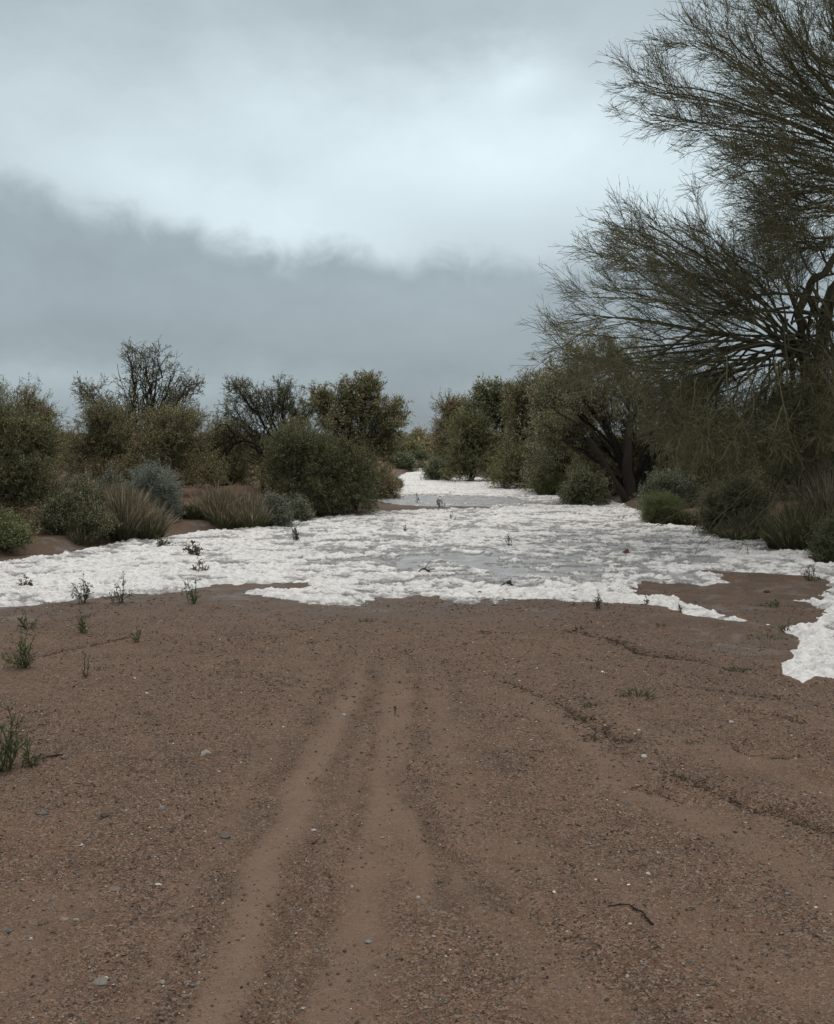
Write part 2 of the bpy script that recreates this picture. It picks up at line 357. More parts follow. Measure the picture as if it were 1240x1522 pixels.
RUTS = [(W2([(565, 975), (545, 1040), (505, 1130), (470, 1220), (440, 1330), (400, 1450), (370, 1560)]), .045, .020),
        (W2([(530, 960), (480, 1050), (430, 1130), (370, 1250), (310, 1370), (240, 1520)]), .04, .010),
        (W2([(615, 960), (618, 1060), (625, 1180), (650, 1300), (700, 1420), (740, 1540)]), .035, .010),
        (W2([(660, 980), (720, 1100), (800, 1220), (900, 1350), (1010, 1500)]), .035, .008),
        (W2([(560, 1060), (545, 1150), (515, 1260), (480, 1380), (440, 1540)]), .025, .008),
        (W2([(600, 1180), (660, 1270), (780, 1360), (900, 1440), (1000, 1530)]), .04, .010)]
RILLS = [(W2([(845, 938), (905, 948), (935, 960), (955, 972), (1000, 976), (1045, 984), (1097, 1003)]), .030, .05, 1.0),
         (W2([(845, 1055), (880, 1075), (915, 1095), (930, 1102)]), .03, .03, .55),
         (W2([(1000, 1150), (1040, 1168), (1110, 1195), (1165, 1210), (1240, 1240), (1300, 1262)]), .028, .04, .75),
         (W2([(1090, 1055), (1160, 1064), (1205, 1080)]), .028, .022, .4),
         (W2([(1085, 1105), (1140, 1125), (1190, 1118)]), .016, .02, .4),
         (W2([(930, 1160), (990, 1175), (1020, 1190)]), .016, .02, .35),
         (W2([(1000, 1020), (1090, 1030), (1170, 1040)]), .02, .02, .3),
         (W2([(740, 1010), (790, 1030), (850, 1060)]), .02, .015, .3),
         (W2([(60, 975), (130, 960), (190, 948)]), .02, .02, .35)]

SNOW = [(-420, 945), (-40, 908), (0, 903), (60, 899), (120, 893), (190, 884), (260, 879), (330, 869), (395, 867), (450, 867), (468, 871), (440, 878), (375, 881), (372, 886),
        (420, 890), (460, 896), (520, 899), (560, 889), (600, 890), (615, 885), (650, 886), (672, 896), (705, 899), (722, 891), (733, 897), (765, 892), (820, 893),
        (860, 896), (930, 896), (960, 899), (990, 905), (1030, 912), (1060, 918), (1097, 923), (1130, 929), (1160, 936), (1185, 950), (1191, 958), (1180, 966), (1163, 995),
        (1178, 1014), (1195, 1021), (1212, 1012), (1245, 1010), (1380, 1000), (1500, 940), (1400, 868), (1300, 845), (1240, 836), (1208, 837), (1200, 826), (1215, 809),
        (1180, 803), (1130, 798), (1075, 790), (1040, 785), (990, 782), (955, 775), (958, 763), (930, 753), (905, 743), (870, 736), (800, 724), (760, 717), (720, 711),
        (690, 707), (660, 704), (625, 701), (604, 703), (592, 711), (577, 722), (575, 732), (556, 738), (550, 744), (600, 751), (650, 753), (720, 753), (735, 756), (650, 758),
        (560, 762), (500, 767), (450, 773), (400, 781), (385, 783), (300, 791), (250, 799), (200, 804), (150, 813), (80, 826), (20, 834), (-20, 838), (-420, 862)]
ISLE = [(942, 878), (975, 867), (1010, 868), (1066, 871), (1078, 862), (1052, 852), (1110, 850), (1160, 855), (1200, 858), (1222, 865), (1237, 880), (1222, 893), (1190, 897), (1222, 902), (1225, 910),
        (1212, 921), (1195, 930), (1165, 935), (1135, 928), (1100, 921), (1050, 909), (1010, 893), (960, 884)]
SN, IS = W2(SNOW), W2(ISLE)
def snow_sd(X, Y):
    j = (fbm(X * 2.2, Y * 1.6, 41, 4) - .5) * .34 + (fbm(X * 9, Y * 9, 42, 3) - .5) * .22
    return np.minimum(poly_sd(X, Y, SN), -poly_sd(X, Y, IS)) + j * ss(Y, 5, 11)

def axis(*seg):
    out = [seg[0][0]]
    for a, b, da, db in seg:
        x = a
        while x < b:
            s_ = da + (db - da) * (x - a) / (b - a); x += s_; out.append(min(x, b))
            if x >= b: break
    return np.unique(np.round(np.array(out), 5))
ys = axis((-12, 2.2, .8, .05), (2.2, 9, .016, .025), (9, 20, .03, .07), (20, 62, .1, .25), (62, 200, .6, 8), (200, 3000, 20, 300))
xp = axis((0, 4.5, .02, .026), (4.5, 12, .03, .1), (12, 60, .15, 2), (60, 1800, 5, 150)); xs = np.concatenate([-xp[:0:-1], xp])
GX, GY = np.meshgrid(xs, ys); Z = gh(GX, GY)
trk = np.zeros_like(Z); ril = np.zeros_like(Z)
near = (GY < 12.5) & (GY > 1) & (np.abs(GX) < 9); xn, yn = GX[near], GY[near]; dz = np.zeros(len(xn)); tk = np.zeros(len(xn)); rl = np.zeros(len(xn))
jx = (fbm(xn * 3, yn * 3, 61, 3) - .5) * .16; jy = (fbm(xn * 3 + 9, yn * 3, 62, 3) - .5) * .16
for pts, wd, am in TRACKS:
    d, t_ = seg_d(xn + jx, yn + jy, pts); wv = wd * (.6 + .9 * fbm(xn * 2.2, yn * 1.2, 69, 3)); g = np.exp(-(d / wv) ** 2); tk = np.maximum(tk, g * am * ss(t_, 0, .15)); dz -= .008 * g * am
for pts, wd, dp in RUTS:
    d, t_ = seg_d(xn + jx * .5, yn + jy * .5, pts); dz += dp * .45 * np.exp(-((d - wd * 2) / wd) ** 2) * ss(t_, 0, .1); rl = np.maximum(rl, .20 * np.exp(-(d / wd) ** 2) * ss(fbm(xn * 4, yn * 4, 68, 3), .35, .6)); dz -= dp * np.exp(-(d / wd) ** 2) * ss(t_, 0, .1); tk *= 1 - .8 * np.exp(-(d / (wd * 1.2)) ** 2)
for pts, wd, dp, dk in RILLS:
    d, t_ = seg_d(xn + jx * .55, yn + jy * .55, pts); brk = ss(fbm(xn * 6, yn * 6, 66, 3), .30, .52); e = ss(t_, 0, .06) * (1 - ss(t_, .93, 1))
    dz -= dp * np.exp(-(d / wd) ** 2) * e * (.4 + .6 * brk); rl = np.maximum(rl, np.exp(-(d / (wd * .8)) ** 2) * brk * dk * e)
dz += .012 * (fbm(xn * 9, yn * 9, 63, 4) - .5) + .006 * (fbm(xn * 26, yn * 26, 64, 3) - .5)
rip = ss(xn, .2, 1.6) * ss(yn, 3, 5); rw = xn * .75 + yn * .65 * 0 - yn * .9
dz += rip * .024 * np.sin((yn * 1.25 + xn * .62 + 1.2 * fbm(xn * .8, yn * .8, 65, 3)) * 9.0) * ss(fbm(xn * 1.1, yn * 1.1, 67, 2), .35, .6)
Z[near] += dz; trk[near] = tk; ril[near] = rl
sdg = np.full(Z.shape, -9.0); q = (GY > 5) & (GY < 60) & (np.abs(GX) < 14); sdg[q] = snow_sd(GX[q], GY[q])
wet = ss(sdg, -1.9, -.05) * ss(GY, 5.5, 9); bk = ss(bank_d(GX, GY), -.1, .5)
mb = MB(); ny, nx = Z.shape; I = np.arange(nx * ny).reshape(ny, nx)
mb.add(np.stack([GX, GY, Z], -1), Q=np.stack([I[:-1, :-1], I[:-1, 1:], I[1:, 1:], I[1:, :-1]], -1))
ground = mb.build('ground', mat_ground(), smooth=True, extra={'track': trk, 'wet': wet, 'bank': bk, 'rill': ril}); tag(ground, kind='structure')
def zg(x, y):
    """height of the finished ground mesh"""
    i = int(np.clip(np.searchsorted(ys, y) - 1, 0, ny - 2)); j = int(np.clip(np.searchsorted(xs, x) - 1, 0, nx - 2))
    fy = (y - ys[i]) / (ys[i + 1] - ys[i]); fx = (x - xs[j]) / (xs[j + 1] - xs[j])
    return float((Z[i, j] * (1 - fx) + Z[i, j + 1] * fx) * (1 - fy) + (Z[i + 1, j] * (1 - fx) + Z[i + 1, j + 1] * fx) * fy)
def zga(x, y):
    i = np.clip(np.searchsorted(ys, y) - 1, 0, ny - 2); j = np.clip(np.searchsorted(xs, x) - 1, 0, nx - 2)
    fy = (y - ys[i]) / (ys[i + 1] - ys[i]); fx = (x - xs[j]) / (xs[j + 1] - xs[j])
    return (Z[i, j] * (1 - fx) + Z[i, j + 1] * fx) * (1 - fy) + (Z[i + 1, j] * (1 - fx) + Z[i + 1, j + 1] * fx) * fy

# snow and slush: sheets following the ground
sy = axis((5.8, 10, .02, .024), (10, 20, .024, .055), (20, 60, .055, .16)); su = np.linspace(-.56, .62, 1150)
SU, SY = np.meshgrid(su, sy); SX = SU * (SY + 3)
g0 = zga(SX.ravel(), SY.ravel()).reshape(SX.shape); sdn = snow_sd(SX, SY)
cov = np.full(SX.shape, .75)
for px, py, rx, ry, dlt in ((790, 850, 1.7, 1.9, -.24), (900, 810, 1.6, 2.6, -.16), (650, 830, 1.6, 1.8, -.18), (480, 850, 1.2, 1.2, -.08), (560, 800, 2.0, 2.4, -.02), (740, 880, 1.6, .5, .08),
                            (640, 744, 2.6, 2.6, -.75), (740, 746, 2.2, 2.0, -.25), (100, 865, 3.4, 2.0, .22), (300, 830, 1.4, 2.2, .12), (1200, 970, 1.4, 1.6, .40), (1130, 830, 1.6, 1.6, .10),
                            (900, 880, 1.2, .8, .14), (1000, 900, .9, .5, .25), (720, 722, 6, 9, .22), (640, 705, 6, 12, .2), (850, 745, 2, 4, .12), (420, 887, .8, .5, .22)):
    cx, cy = gnd(px, py)[:2]; cov += dlt * np.exp(-((SX - cx) / rx) ** 2 - ((SY - cy) / ry) ** 2)
wx = (fbm(SX * 1.3, SY * 1.3, 71, 3) - .5) * .8; wy = (fbm(SX * 1.3 + 5, SY * 1.3, 72, 3) - .5) * .8
n1 = fbm((SX + wx) * 1.5, (SY + wy) * 1.8, 73, 4, .55); n3 = fbm(SX * 13, SY * 13, 76, 4, .6); jx_ = (n3 - .5) * .5
f1, f2, rid = wor((SX + wx * .9) * 3.0 + jx_ * 1.3, (SY + wy * .9) * 4.2 + jx_ * 1.3, 5); g1, g2, rid2 = wor(SX * 8 + jx_ * 1.4 + wy, SY * 9 - jx_ * 1.4, 6)
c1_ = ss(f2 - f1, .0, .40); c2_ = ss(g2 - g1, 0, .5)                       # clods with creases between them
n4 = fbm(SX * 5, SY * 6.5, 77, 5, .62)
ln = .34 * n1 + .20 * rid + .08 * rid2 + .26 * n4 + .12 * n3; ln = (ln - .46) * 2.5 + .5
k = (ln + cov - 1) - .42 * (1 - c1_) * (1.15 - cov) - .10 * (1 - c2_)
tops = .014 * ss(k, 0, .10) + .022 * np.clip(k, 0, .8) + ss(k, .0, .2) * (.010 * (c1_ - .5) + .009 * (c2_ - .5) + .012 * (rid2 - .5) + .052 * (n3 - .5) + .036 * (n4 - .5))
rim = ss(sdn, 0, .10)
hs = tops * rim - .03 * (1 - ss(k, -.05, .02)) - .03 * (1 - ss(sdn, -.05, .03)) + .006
def sheet(name, H, keep, mat, extra):
    n_, m_ = H.shape; I = np.arange(n_ * m_).reshape(n_, m_)
    kq = keep[:-1, :-1] | keep[:-1, 1:] | keep[1:, 1:] | keep[1:, :-1]
    Q = np.stack([I[:-1, :-1], I[:-1, 1:], I[1:, 1:], I[1:, :-1]], -1)[kq]
    used = np.unique(Q); mp = np.full(n_ * m_, -1); mp[used] = np.arange(len(used))
    b = MB(); b.add(np.stack([SX, SY, H], -1).reshape(-1, 3)[used], Q=mp[Q])
    return b.build(name, mat, smooth=True, extra={'thick_shade': extra.ravel()[used]})
tag(sheet('snow', g0 + hs, hs > -.012, mat_snow(), np.clip(k * 2.2, 0, 1) * (.45 + .55 * np.minimum(c1_ * 1.3, 1) * (.55 + .45 * c2_))), kind='structure')  # snow thickness, lowered in the creases to colour in their shade
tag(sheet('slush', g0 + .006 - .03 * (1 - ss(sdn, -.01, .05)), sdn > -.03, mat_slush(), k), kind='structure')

# ------------------------------------------------------------------ plants
SAP = dict(olive=[(.138, .132, .060), (.170, .155, .075), (.112, .112, .056), (.19, .152, .088)],
           dark=[(.085, .095, .045), (.105, .115, .055), (.07, .08, .042)],
           tan=[(.23, .165, .105), (.25, .175, .12), (.18, .145, .085), (.15, .13, .07)],
           rust=[(.28, .17, .115), (.22, .175, .10), (.15, .145, .075), (.12, .13, .068)],
           sage=[(.145, .150, .125), (.185, .19, .165), (.11, .115, .092)],
           grey=[(.165, .175, .12), (.20, .205, .155), (.13, .14, .09)],
           lime=[(.135, .145, .065), (.165, .165, .08), (.10, .11, .05)])
def pal(*n): return np.array([c for k_ in n for c in SAP[k_]]) * np.array([1.80, 1.90, 1.85])
def plant(name, label, cat, base, clumps, seed, leafc, twc=(.065, .055, .038), bark=(.035, .028, .022), r0=.05, nb=14, nt=7, ntt=3, tl=.35, ttl=.18, lp=3, ls=.04, asp=.45,
          rt=.003, group=None, stems=None, droop=0, jit=.25, trunkname='trunk', crownname='crown', up=.05, wig=.05, cj=.28, m1=5):
    rng = np.random.default_rng(seed); B = np.array(base, float); root = thing(name, label, cat, B, group)
    tr, cr = MB(), MB()
    n = len(clumps); C = np.array([c[0] for c in clumps], float); Rd = np.array([c[1] for c in clumps], float)
    A = B + rng.normal(size=(n, 3)) * np.array([1, 1, 0]) * (r0 * (1.0 if stems is None else stems)); A[:, 2] = B[2] - .06
    H = (C[:, 2] - B[2])[:, None]
    mid = A + (C - A) * np.array([.28, .28, 0]) + np.concatenate([np.zeros((n, 2)), H * .62], 1) + rng.normal(size=(n, 3)) * .08 * H
    L = bez(A, mid, C, 9, wig * .5, rng); RL = r0 * np.linspace(1, .3, 10)[None] * rng.uniform(.55, 1, (n, 1))
    tubes(tr, L, RL, 7, bark, rng)
    idx = np.repeat(np.arange(n), nb); N = len(idx); t = rng.uniform(.38, 1, N); p, T, r = sample(L, RL, idx, t)
    q_ = nrm(rng.normal(size=(N, 3))) * rng.uniform(.35, 1.0, (N, 1)) ** .6; E = C[idx] + q_ * Rd[idx]; E[:, 2] = np.maximum(E[:, 2], B[2] + .05)
    M = (p + E) / 2 + T * .18 * np.linalg.norm(E - p, axis=1, keepdims=True) + rng.normal(size=(N, 3)) * .06 - np.array([0, 0, droop * .1])
    Bn = bez(p, M, E, 5, wig * .45, rng); RB_ = np.maximum((r * .5)[:, None] * np.linspace(1, .25, 6)[None], rt * 1.4)
    tubes(tr, Bn, RB_, m1, np.array(bark) * .6 + np.array(twc) * .4, rng)
    Tw, RT = grow(Bn, RB_, nt, .2, 1, (20, 65), tl, 4, .16, (0, 0, up - droop), .6, rng, rt, .008)
    tc_ = np.array(twc) * 1.3 * np.exp(rng.normal(size=(len(Tw), 1)) * .2); tubes(cr, Tw, RT, 3, tc_, rng)
    T2, R2 = grow(Tw, RT, ntt, .15, 1, (20, 60), ttl, 2, .18, (0, 0, up - droop), .7, rng, rt * .8, .005)
    tc_ = np.array(twc) * 1.3 * np.exp(rng.normal(size=(len(T2), 1)) * .2); tubes(cr, T2, R2, 3, tc_, rng)
    tr.build(trunkname, M_BARK, root, smooth=True); cr.build(crownname, M_TWIG, root)
    if lp:
        lf = MB(); leaves(lf, Tw, RT, lp, ls, asp, leafc, rng, spread=.02, cj=cj, droop=.2 + droop); leaves(lf, T2, R2, lp, ls, asp, leafc, rng, spread=.015, cj=cj, droop=.2 + droop)
        lf.build('foliage', M_LEAF, root)
    return root
def pxc(x, y, rx, ry, Y, dY=0, rd=None):
    """a crown clump by photo position and size at distance Y"""
    s = (Y + dY) / F; return (at(x, y, Y + dY), (rx * s, (rd if rd else (rx + ry) / 2) * s, ry * s))
def auto(x0, x1, yt, Y, seed, k=6, ybot=None):
    """clumps filling a mound between photo columns x0..x1 up to row yt"""
    rng = np.random.default_rng(seed + 999); xc = (x0 + x1) / 2; hw = (x1 - x0) / 2; bx = (xc - CX) / F * Y; zb = zg(bx, Y)
    yb = HZ + (CAMH - zb) * F / Y
    if ybot: yb = ybot
    h = yb - yt; out = [pxc(xc, yb - h * .55, hw * .5, h * .36, Y)]
    big = k > 6; k2 = k + 5 if big else k
    for i in range(k2):
        a = (i + rng.uniform(.1, .9)) / k2 * math.pi; rr = rng.uniform(.42, .82) if big else rng.uniform(.48, .66)
        out.append(pxc(xc - math.cos(a) * hw * rr, yb - h * (.16 + math.sin(a) * rr * .85), hw * (.27 if big else .38) * rng.uniform(.6, 1.4), h * (.20 if big else .27) * rng.uniform(.6, 1.4), Y, rng.uniform(-1, 1) * hw * .6 * Y / F))
    for i in range(6 if k > 6 else 0):                       # shoots standing out of the top
        a = rng.uniform(-.75, .75); out.append(pxc(xc + a * hw, yb - h * (.90 - .36 * a * a) * rng.uniform(.88, 1.0), hw * rng.uniform(.08, .2), h * rng.uniform(.06, .12), Y, rng.uniform(-1, 1) * hw * .5 * Y / F))
    for i in range(4):
        out.append(pxc(xc + (i - 1.5) / 1.5 * hw * .72, yb - h * rng.uniform(.14, .24), hw * .34, h * .2, Y, -rng.uniform(.1, .7) * hw * Y / F))
    return (bx, Y, zb), out
def bush(name, label, x0, x1, yt, Y, seed, leafc, cat='shrub', group=None, k=6, **kw):
    base, cl = auto(x0, x1, yt, Y, seed, k); kw.setdefault('stems', 3); kw.setdefault('r0', .02); kw['ls'] = kw.get('ls', .04) * 1.0; kw['tl'] = kw.get('tl', .3) * (1.6 if k > 6 else 1.25); kw['nb'] = int(kw.get('nb', 12) * (.62 if k > 6 else 1)); kw['ttl'] = kw.get('ttl', .15) * 1.2; kw.setdefault('wig', .08); kw['ntt'] = 3; kw['lp'] = kw.get('lp', 4) + 2; kw.setdefault('asp', .42); kw.setdefault('up', .10); kw.setdefault('m1', 4)
    return plant(name, label, cat, base, cl, seed, leafc, group=group, trunkname='stems', crownname='twigs', **kw)

GL, GR, GF = 'trees and bushes on the left bank', 'trees and bushes on the right bank', 'scrub far up the wash'
# --- left bank
Y = 27; bx = (205 - CX) / F * Y
plant('mesquite_tree', 'tall open-crowned tree with bare forked top twigs and rusty leaves, rising behind the left bushes', 'tree', (bx, Y, zg(bx, Y)),
      [pxc(205, 560, 32, 42, Y), pxc(145, 585, 34, 30, Y, -.3), pxc(255, 560, 28, 28, Y, .3), pxc(275, 580, 28, 16, Y), pxc(215, 600, 50, 30, Y, .2), pxc(160, 625, 40, 25, Y), pxc(262, 610, 36, 28, Y, -.4),
       pxc(235, 535, 24, 26, Y), pxc(122, 572, 16, 24, Y), pxc(195, 530, 18, 34, Y), pxc(215, 545, 14, 46, Y, .2), pxc(200, 595, 46, 34, Y, -.5), pxc(290, 572, 18, 10, Y), pxc(240, 590, 50, 36, Y, .5), pxc(180, 640, 60, 30, Y, .4)], 11, np.concatenate([pal('grey', 'dark'), pal('rust')[:2]]), r0=.055, nb=10, nt=6, ntt=3, tl=.36, ttl=.17, lp=2, ls=.052, rt=.0045, wig=.12, bark=(.03, .024, .02), group=GL)
Y = 26.6
bush('desert_bush', 'wide olive-brown bush filling the space below the bare-topped tree', 160, 335, 596, 24, 12, pal('olive', 'rust'), k=9, nb=15, nt=8, ntt=4, tl=.28, ttl=.15, lp=4, ls=.04, group=GL)
bush('desert_bush', 'brown-green bush left of the bare-topped tree, over the dark hollow', 88, 215, 600, 25, 13, pal('olive', 'dark', 'tan'), k=8, nb=14, nt=8, ntt=4, tl=.28, ttl=.15, lp=4, ls=.04, group=GL)
bush('desert_bush', 'tan feathery bush top at the far left edge behind the dark green bush', -60, 95, 566, 22, 14, pal('tan', 'olive'), k=9, nb=14, nt=9, ntt=4, tl=.28, ttl=.16, lp=4, ls=.035, group=GL)
bush('desert_bush', 'dense dark olive bush at the left edge of the photo', -110, 96, 602, 16.8, 15, pal('olive', 'dark'), k=10, nb=18, nt=9, ntt=4, tl=.24, ttl=.13, lp=5, ls=.034, group=GL)
bush('desert_bush', 'low dusty green bush between the left edge bush and the pink grasses', 62, 165, 706, 16.2, 16, pal('olive', 'grey'), k=6, nb=14, nt=8, ntt=4, tl=.2, ttl=.12, lp=4, ls=.028, group=GL)
bush('leafy_weed', 'low leafy yellow-green weed at the left edge below the dark bush', -40, 38, 752, 14.6, 17, pal('lime'), cat='plant', k=5, nb=9, nt=6, ntt=3, tl=.15, ttl=.1, lp=4, ls=.03, asp=.6, group=GL)
bush('sage_shrub', 'rounded silvery blue-grey shrub on the left bank', 184, 264, 694, 18.6, 18, pal('sage'), k=8, nb=14, nt=9, ntt=4, tl=.16, ttl=.1, lp=4, ls=.026, asp=.5, twc=(.13, .14, .12), group=GL)
bush('sage_shrub', 'small grey shrub between the pale grass and the silvery shrub', 140, 190, 702, 19.4, 19, pal('sage', 'grey'), k=5, nb=10, nt=7, ntt=4, tl=.15, ttl=.1, lp=4, ls=.026, group=GL)
Y = 26; bx = (425 - CX) / F * Y
plant('mesquite_tree', 'tree with sparse upswept branches leaning left, in the middle of the left bank', 'tree', (bx, Y, zg(bx, Y)),
      [pxc(372, 590, 34, 26, Y), pxc(350, 575, 18, 16, Y, -.3), pxc(405, 600, 30, 26, Y, .2), pxc(440, 605, 26, 24, Y, .3), pxc(395, 640, 44, 30, Y), pxc(438, 650, 40, 36, Y, -.4), pxc(372, 660, 40, 32, Y), pxc(400, 700, 60, 26, Y), pxc(458, 612, 24, 26, Y, .3), pxc(345, 610, 22, 30, Y, .3), pxc(420, 580, 18, 20, Y)],
      21, pal('olive', 'dark', 'grey'), r0=.06, nb=15, nt=7, ntt=4, tl=.32, ttl=.16, lp=2, ls=.046, rt=.004, wig=.1, group=GL)
Y = 24; bx = (520 - CX) / F * Y
plant('mesquite_tree', 'dense rounded olive tree on the point of the left bank beside the white ground', 'tree', (bx, Y, zg(bx, Y)),
      [pxc(490, 600, 36, 30, Y), pxc(540, 592, 34, 28, Y, .3), pxc(580, 610, 24, 26, Y), pxc(450, 650, 36, 40, Y, .4), pxc(510, 650, 52, 44, Y, -.4), pxc(565, 655, 40, 36, Y), pxc(585, 650, 22, 32, Y, .4),
       pxc(470, 700, 48, 34, Y, -.3), pxc(535, 705, 50, 30, Y, -.4), pxc(500, 728, 60, 20, Y, -.7), pxc(430, 700, 40, 34, Y, .2), pxc(515, 575, 22, 18, Y), pxc(520, 615, 58, 36, Y, .3), pxc(590, 625, 20, 30, Y), pxc(550, 570, 22, 16, Y, .3), pxc(475, 590, 22, 18, Y, .2)],
      22, pal('olive', 'dark', 'olive', 'tan'), r0=.06, nb=15, nt=8, ntt=4, tl=.3, ttl=.16, lp=5, ls=.05, asp=.5, rt=.0035, wig=.09, group=GL)
bush('desert_bush', 'dark green bush at the feet of the left bank trees', 385, 500, 632, 22.6, 23, pal('olive', 'dark', 'dark'), k=7, nb=12, nt=8, ntt=4, tl=.26, ttl=.15, lp=4, ls=.038, group=GL)
bush('desert_bush', 'olive bush spilling over the sandy edge below the dense left tree', 450, 562, 652, 22.6, 24, pal('olive', 'dark', 'dark'), k=7, nb=12, nt=8, ntt=4, tl=.24, ttl=.15, lp=4, ls=.038, group=GL)
bush('desert_bush', 'small reddish-brown bush right of the dense left tree', 538, 590, 688, 30, 25, pal('rust', 'tan'), k=5, nb=9, nt=7, ntt=3, tl=.25, ttl=.15, lp=4, ls=.05, group=GL)
bush('desert_bush', 'dark bush in the gap left of the leaning tree', 280, 385, 626, 27.5, 26, pal('dark', 'olive', 'rust'), k=7, nb=12, nt=8, ntt=4, tl=.3, ttl=.16, lp=4, ls=.045, group=GL)
bush('sage_shrub', 'grey-green leafy shrub at the right end of the pink grass mound', 385, 432, 728, 19.4, 27, pal('grey', 'sage'), k=5, nb=10, nt=7, ntt=4, tl=.14, ttl=.1, lp=4, ls=.028, group=GL)
bush('sage_shrub', 'small grey shrub at the foot of the dense left tree', 425, 462, 735, 21, 28, pal('grey'), k=4, nb=8, nt=6, ntt=4, tl=.14, ttl=.1, lp=4, ls=.028, group=GL)
# broken dark limbs bent over between the left trees
rng = np.random.default_rng(5); dm = MB(); Y = 24.5
for pts, r_ in (([(395, 690), (388, 665), (372, 655), (350, 655), (335, 668), (328, 690)], .035), ([(392, 690), (380, 660), (355, 648), (342, 640), (338, 630)], .03), ([(360, 656), (345, 660), (336, 676), (332, 700)], .022),
                ([(350, 655), (344, 640), (340, 632), (330, 630), (322, 640)], .02), ([(340, 690), (334, 660), (330, 640)], .022), ([(376, 660), (382, 640), (392, 628)], .016), ([(356, 650), (340, 648), (322, 655)], .013)):
    P_ = np.array([at(x, y, Y) for x, y in pts]); tt = np.linspace(0, len(P_) - 1, 14); P_ = np.stack([np.interp(tt, np.arange(len(P_)), P_[:, k_]) for k_ in range(3)], 1) + rng.normal(size=(14, 3)) * .012
    tubes(dm, P_[None], (r_ * np.linspace(1, .5, 14))[None], 6, (.02, .017, .015), rng)
bb = at(390, 690, Y)
lo = MB(); p0 = np.array([[bb[0], Y, zg(bb[0], Y) - .05], [bb[0], Y, (bb[2] + zg(bb[0], Y)) / 2], [bb[0], Y, bb[2]]]); tubes(dm, p0[None], np.array([[.05, .045, .04]]), 6, (.02, .017, .015), rng)
o = dm.build('dead_branch', M_BARK, origin=(bb[0], Y, zg(bb[0], Y)), smooth=True); tag(o, 'black bent dead limbs curling over between the two left bank trees', 'dead branch')

# --- right bank, far to near
bush('desert_bush', 'tan-topped tall bush at the far end of the right bank row', 640, 712, 586, 52, 31, pal('tan', 'olive'), k=8, nb=12, nt=8, ntt=4, tl=.5, ttl=.3, lp=4, ls=.08, r0=.06, rt=.006, cat='tree', group=GR)
Y = 44; bx = (735 - CX) / F * Y
plant('mesquite_tree', 'grey-green tree with spiky top, second from the far end of the right bank', 'tree', (bx, Y, zg(bx, Y)),
      [pxc(735, 600, 30, 26, Y), pxc(712, 612, 22, 24, Y), pxc(765, 605, 26, 26, Y), pxc(700, 650, 26, 30, Y), pxc(740, 650, 36, 34, Y, -.6), pxc(775, 655, 26, 34, Y), pxc(750, 585, 22, 18, Y), pxc(722, 580, 18, 16, Y), pxc(745, 688, 50, 16, Y, -.6), pxc(690, 680, 26, 18, Y, -.6)],
      32, pal('grey', 'dark', 'olive'), r0=.08, nb=14, nt=8, ntt=4, tl=.5, ttl=.28, lp=4, ls=.10, asp=.55, rt=.006, group=GR)
bush('desert_bush', 'yellow-olive bushy tree in the middle of the right bank row', 735, 850, 548, 38, 33, pal('olive', 'lime', 'tan'), k=9, nb=13, nt=8, ntt=4, tl=.45, ttl=.26, lp=4, ls=.065, r0=.06, rt=.006, cat='tree', group=GR)
bush('desert_bush', 'dark low bush at the water-side foot of the right bank row', 730, 830, 668, 36, 34, pal('dark', 'olive'), k=7, nb=11, nt=8, ntt=4, tl=.35, ttl=.2, lp=4, ls=.06, group=GR)
bush('desert_bush', 'olive bush in front of the far right trees', 655, 745, 612, 43, 35, pal('dark', 'olive'), k=7, nb=11, nt=8, ntt=4, tl=.4, ttl=.22, lp=4, ls=.07, group=GR)
bush('desert_bush', 'dark bush left of the forked black trunk', 790, 885, 622, 32, 36, pal('dark', 'olive', 'grey'), k=7, nb=11, nt=8, ntt=4, tl=.32, ttl=.2, lp=4, ls=.05, group=GR)
bush('desert_bush', 'soft olive tree between the yellow-olive tree and the forked black trunk', 775, 900, 545, 33.5, 48, pal('olive', 'grey', 'tan'), k=9, nb=14, nt=8, ntt=4, tl=.4, ttl=.22, lp=4, ls=.058, r0=.06, rt=.005, cat='tree', group=GR)
Y = 27.5; bx = (938 - CX) / F * Y
t4 = plant('mesquite_tree', 'spreading mesquite with black forked trunk beside the bare big tree', 'tree', (bx, Y, zg(bx, Y)),
      [pxc(845, 545, 46, 34, Y), pxc(825, 590, 36, 34, Y, -.4), pxc(900, 520, 50, 34, Y, .4), pxc(880, 580, 54, 34, Y), pxc(950, 560, 60, 44, Y, .5), pxc(1010, 590, 60, 50, Y, .3), pxc(860, 630, 40, 24, Y, .8), pxc(980, 640, 60, 30, Y, 1),
       pxc(930, 610, 60, 30, Y, 1.2), pxc(1060, 600, 50, 60, Y, .8), pxc(870, 665, 34, 20, Y, 1), pxc(930, 655, 44, 26, Y, 1.3), pxc(1000, 680, 50, 26, Y, 1.2), pxc(820, 640, 30, 30, Y, .8)],
      37, pal('grey', 'olive', 'rust'), r0=.085, nb=20, nt=8, ntt=4, tl=.45, ttl=.22, lp=6, ls=.058, rt=.004, bark=(.018, .015, .013), group=GR, wig=.1)
ex = MB(); rng = np.random.default_rng(8)
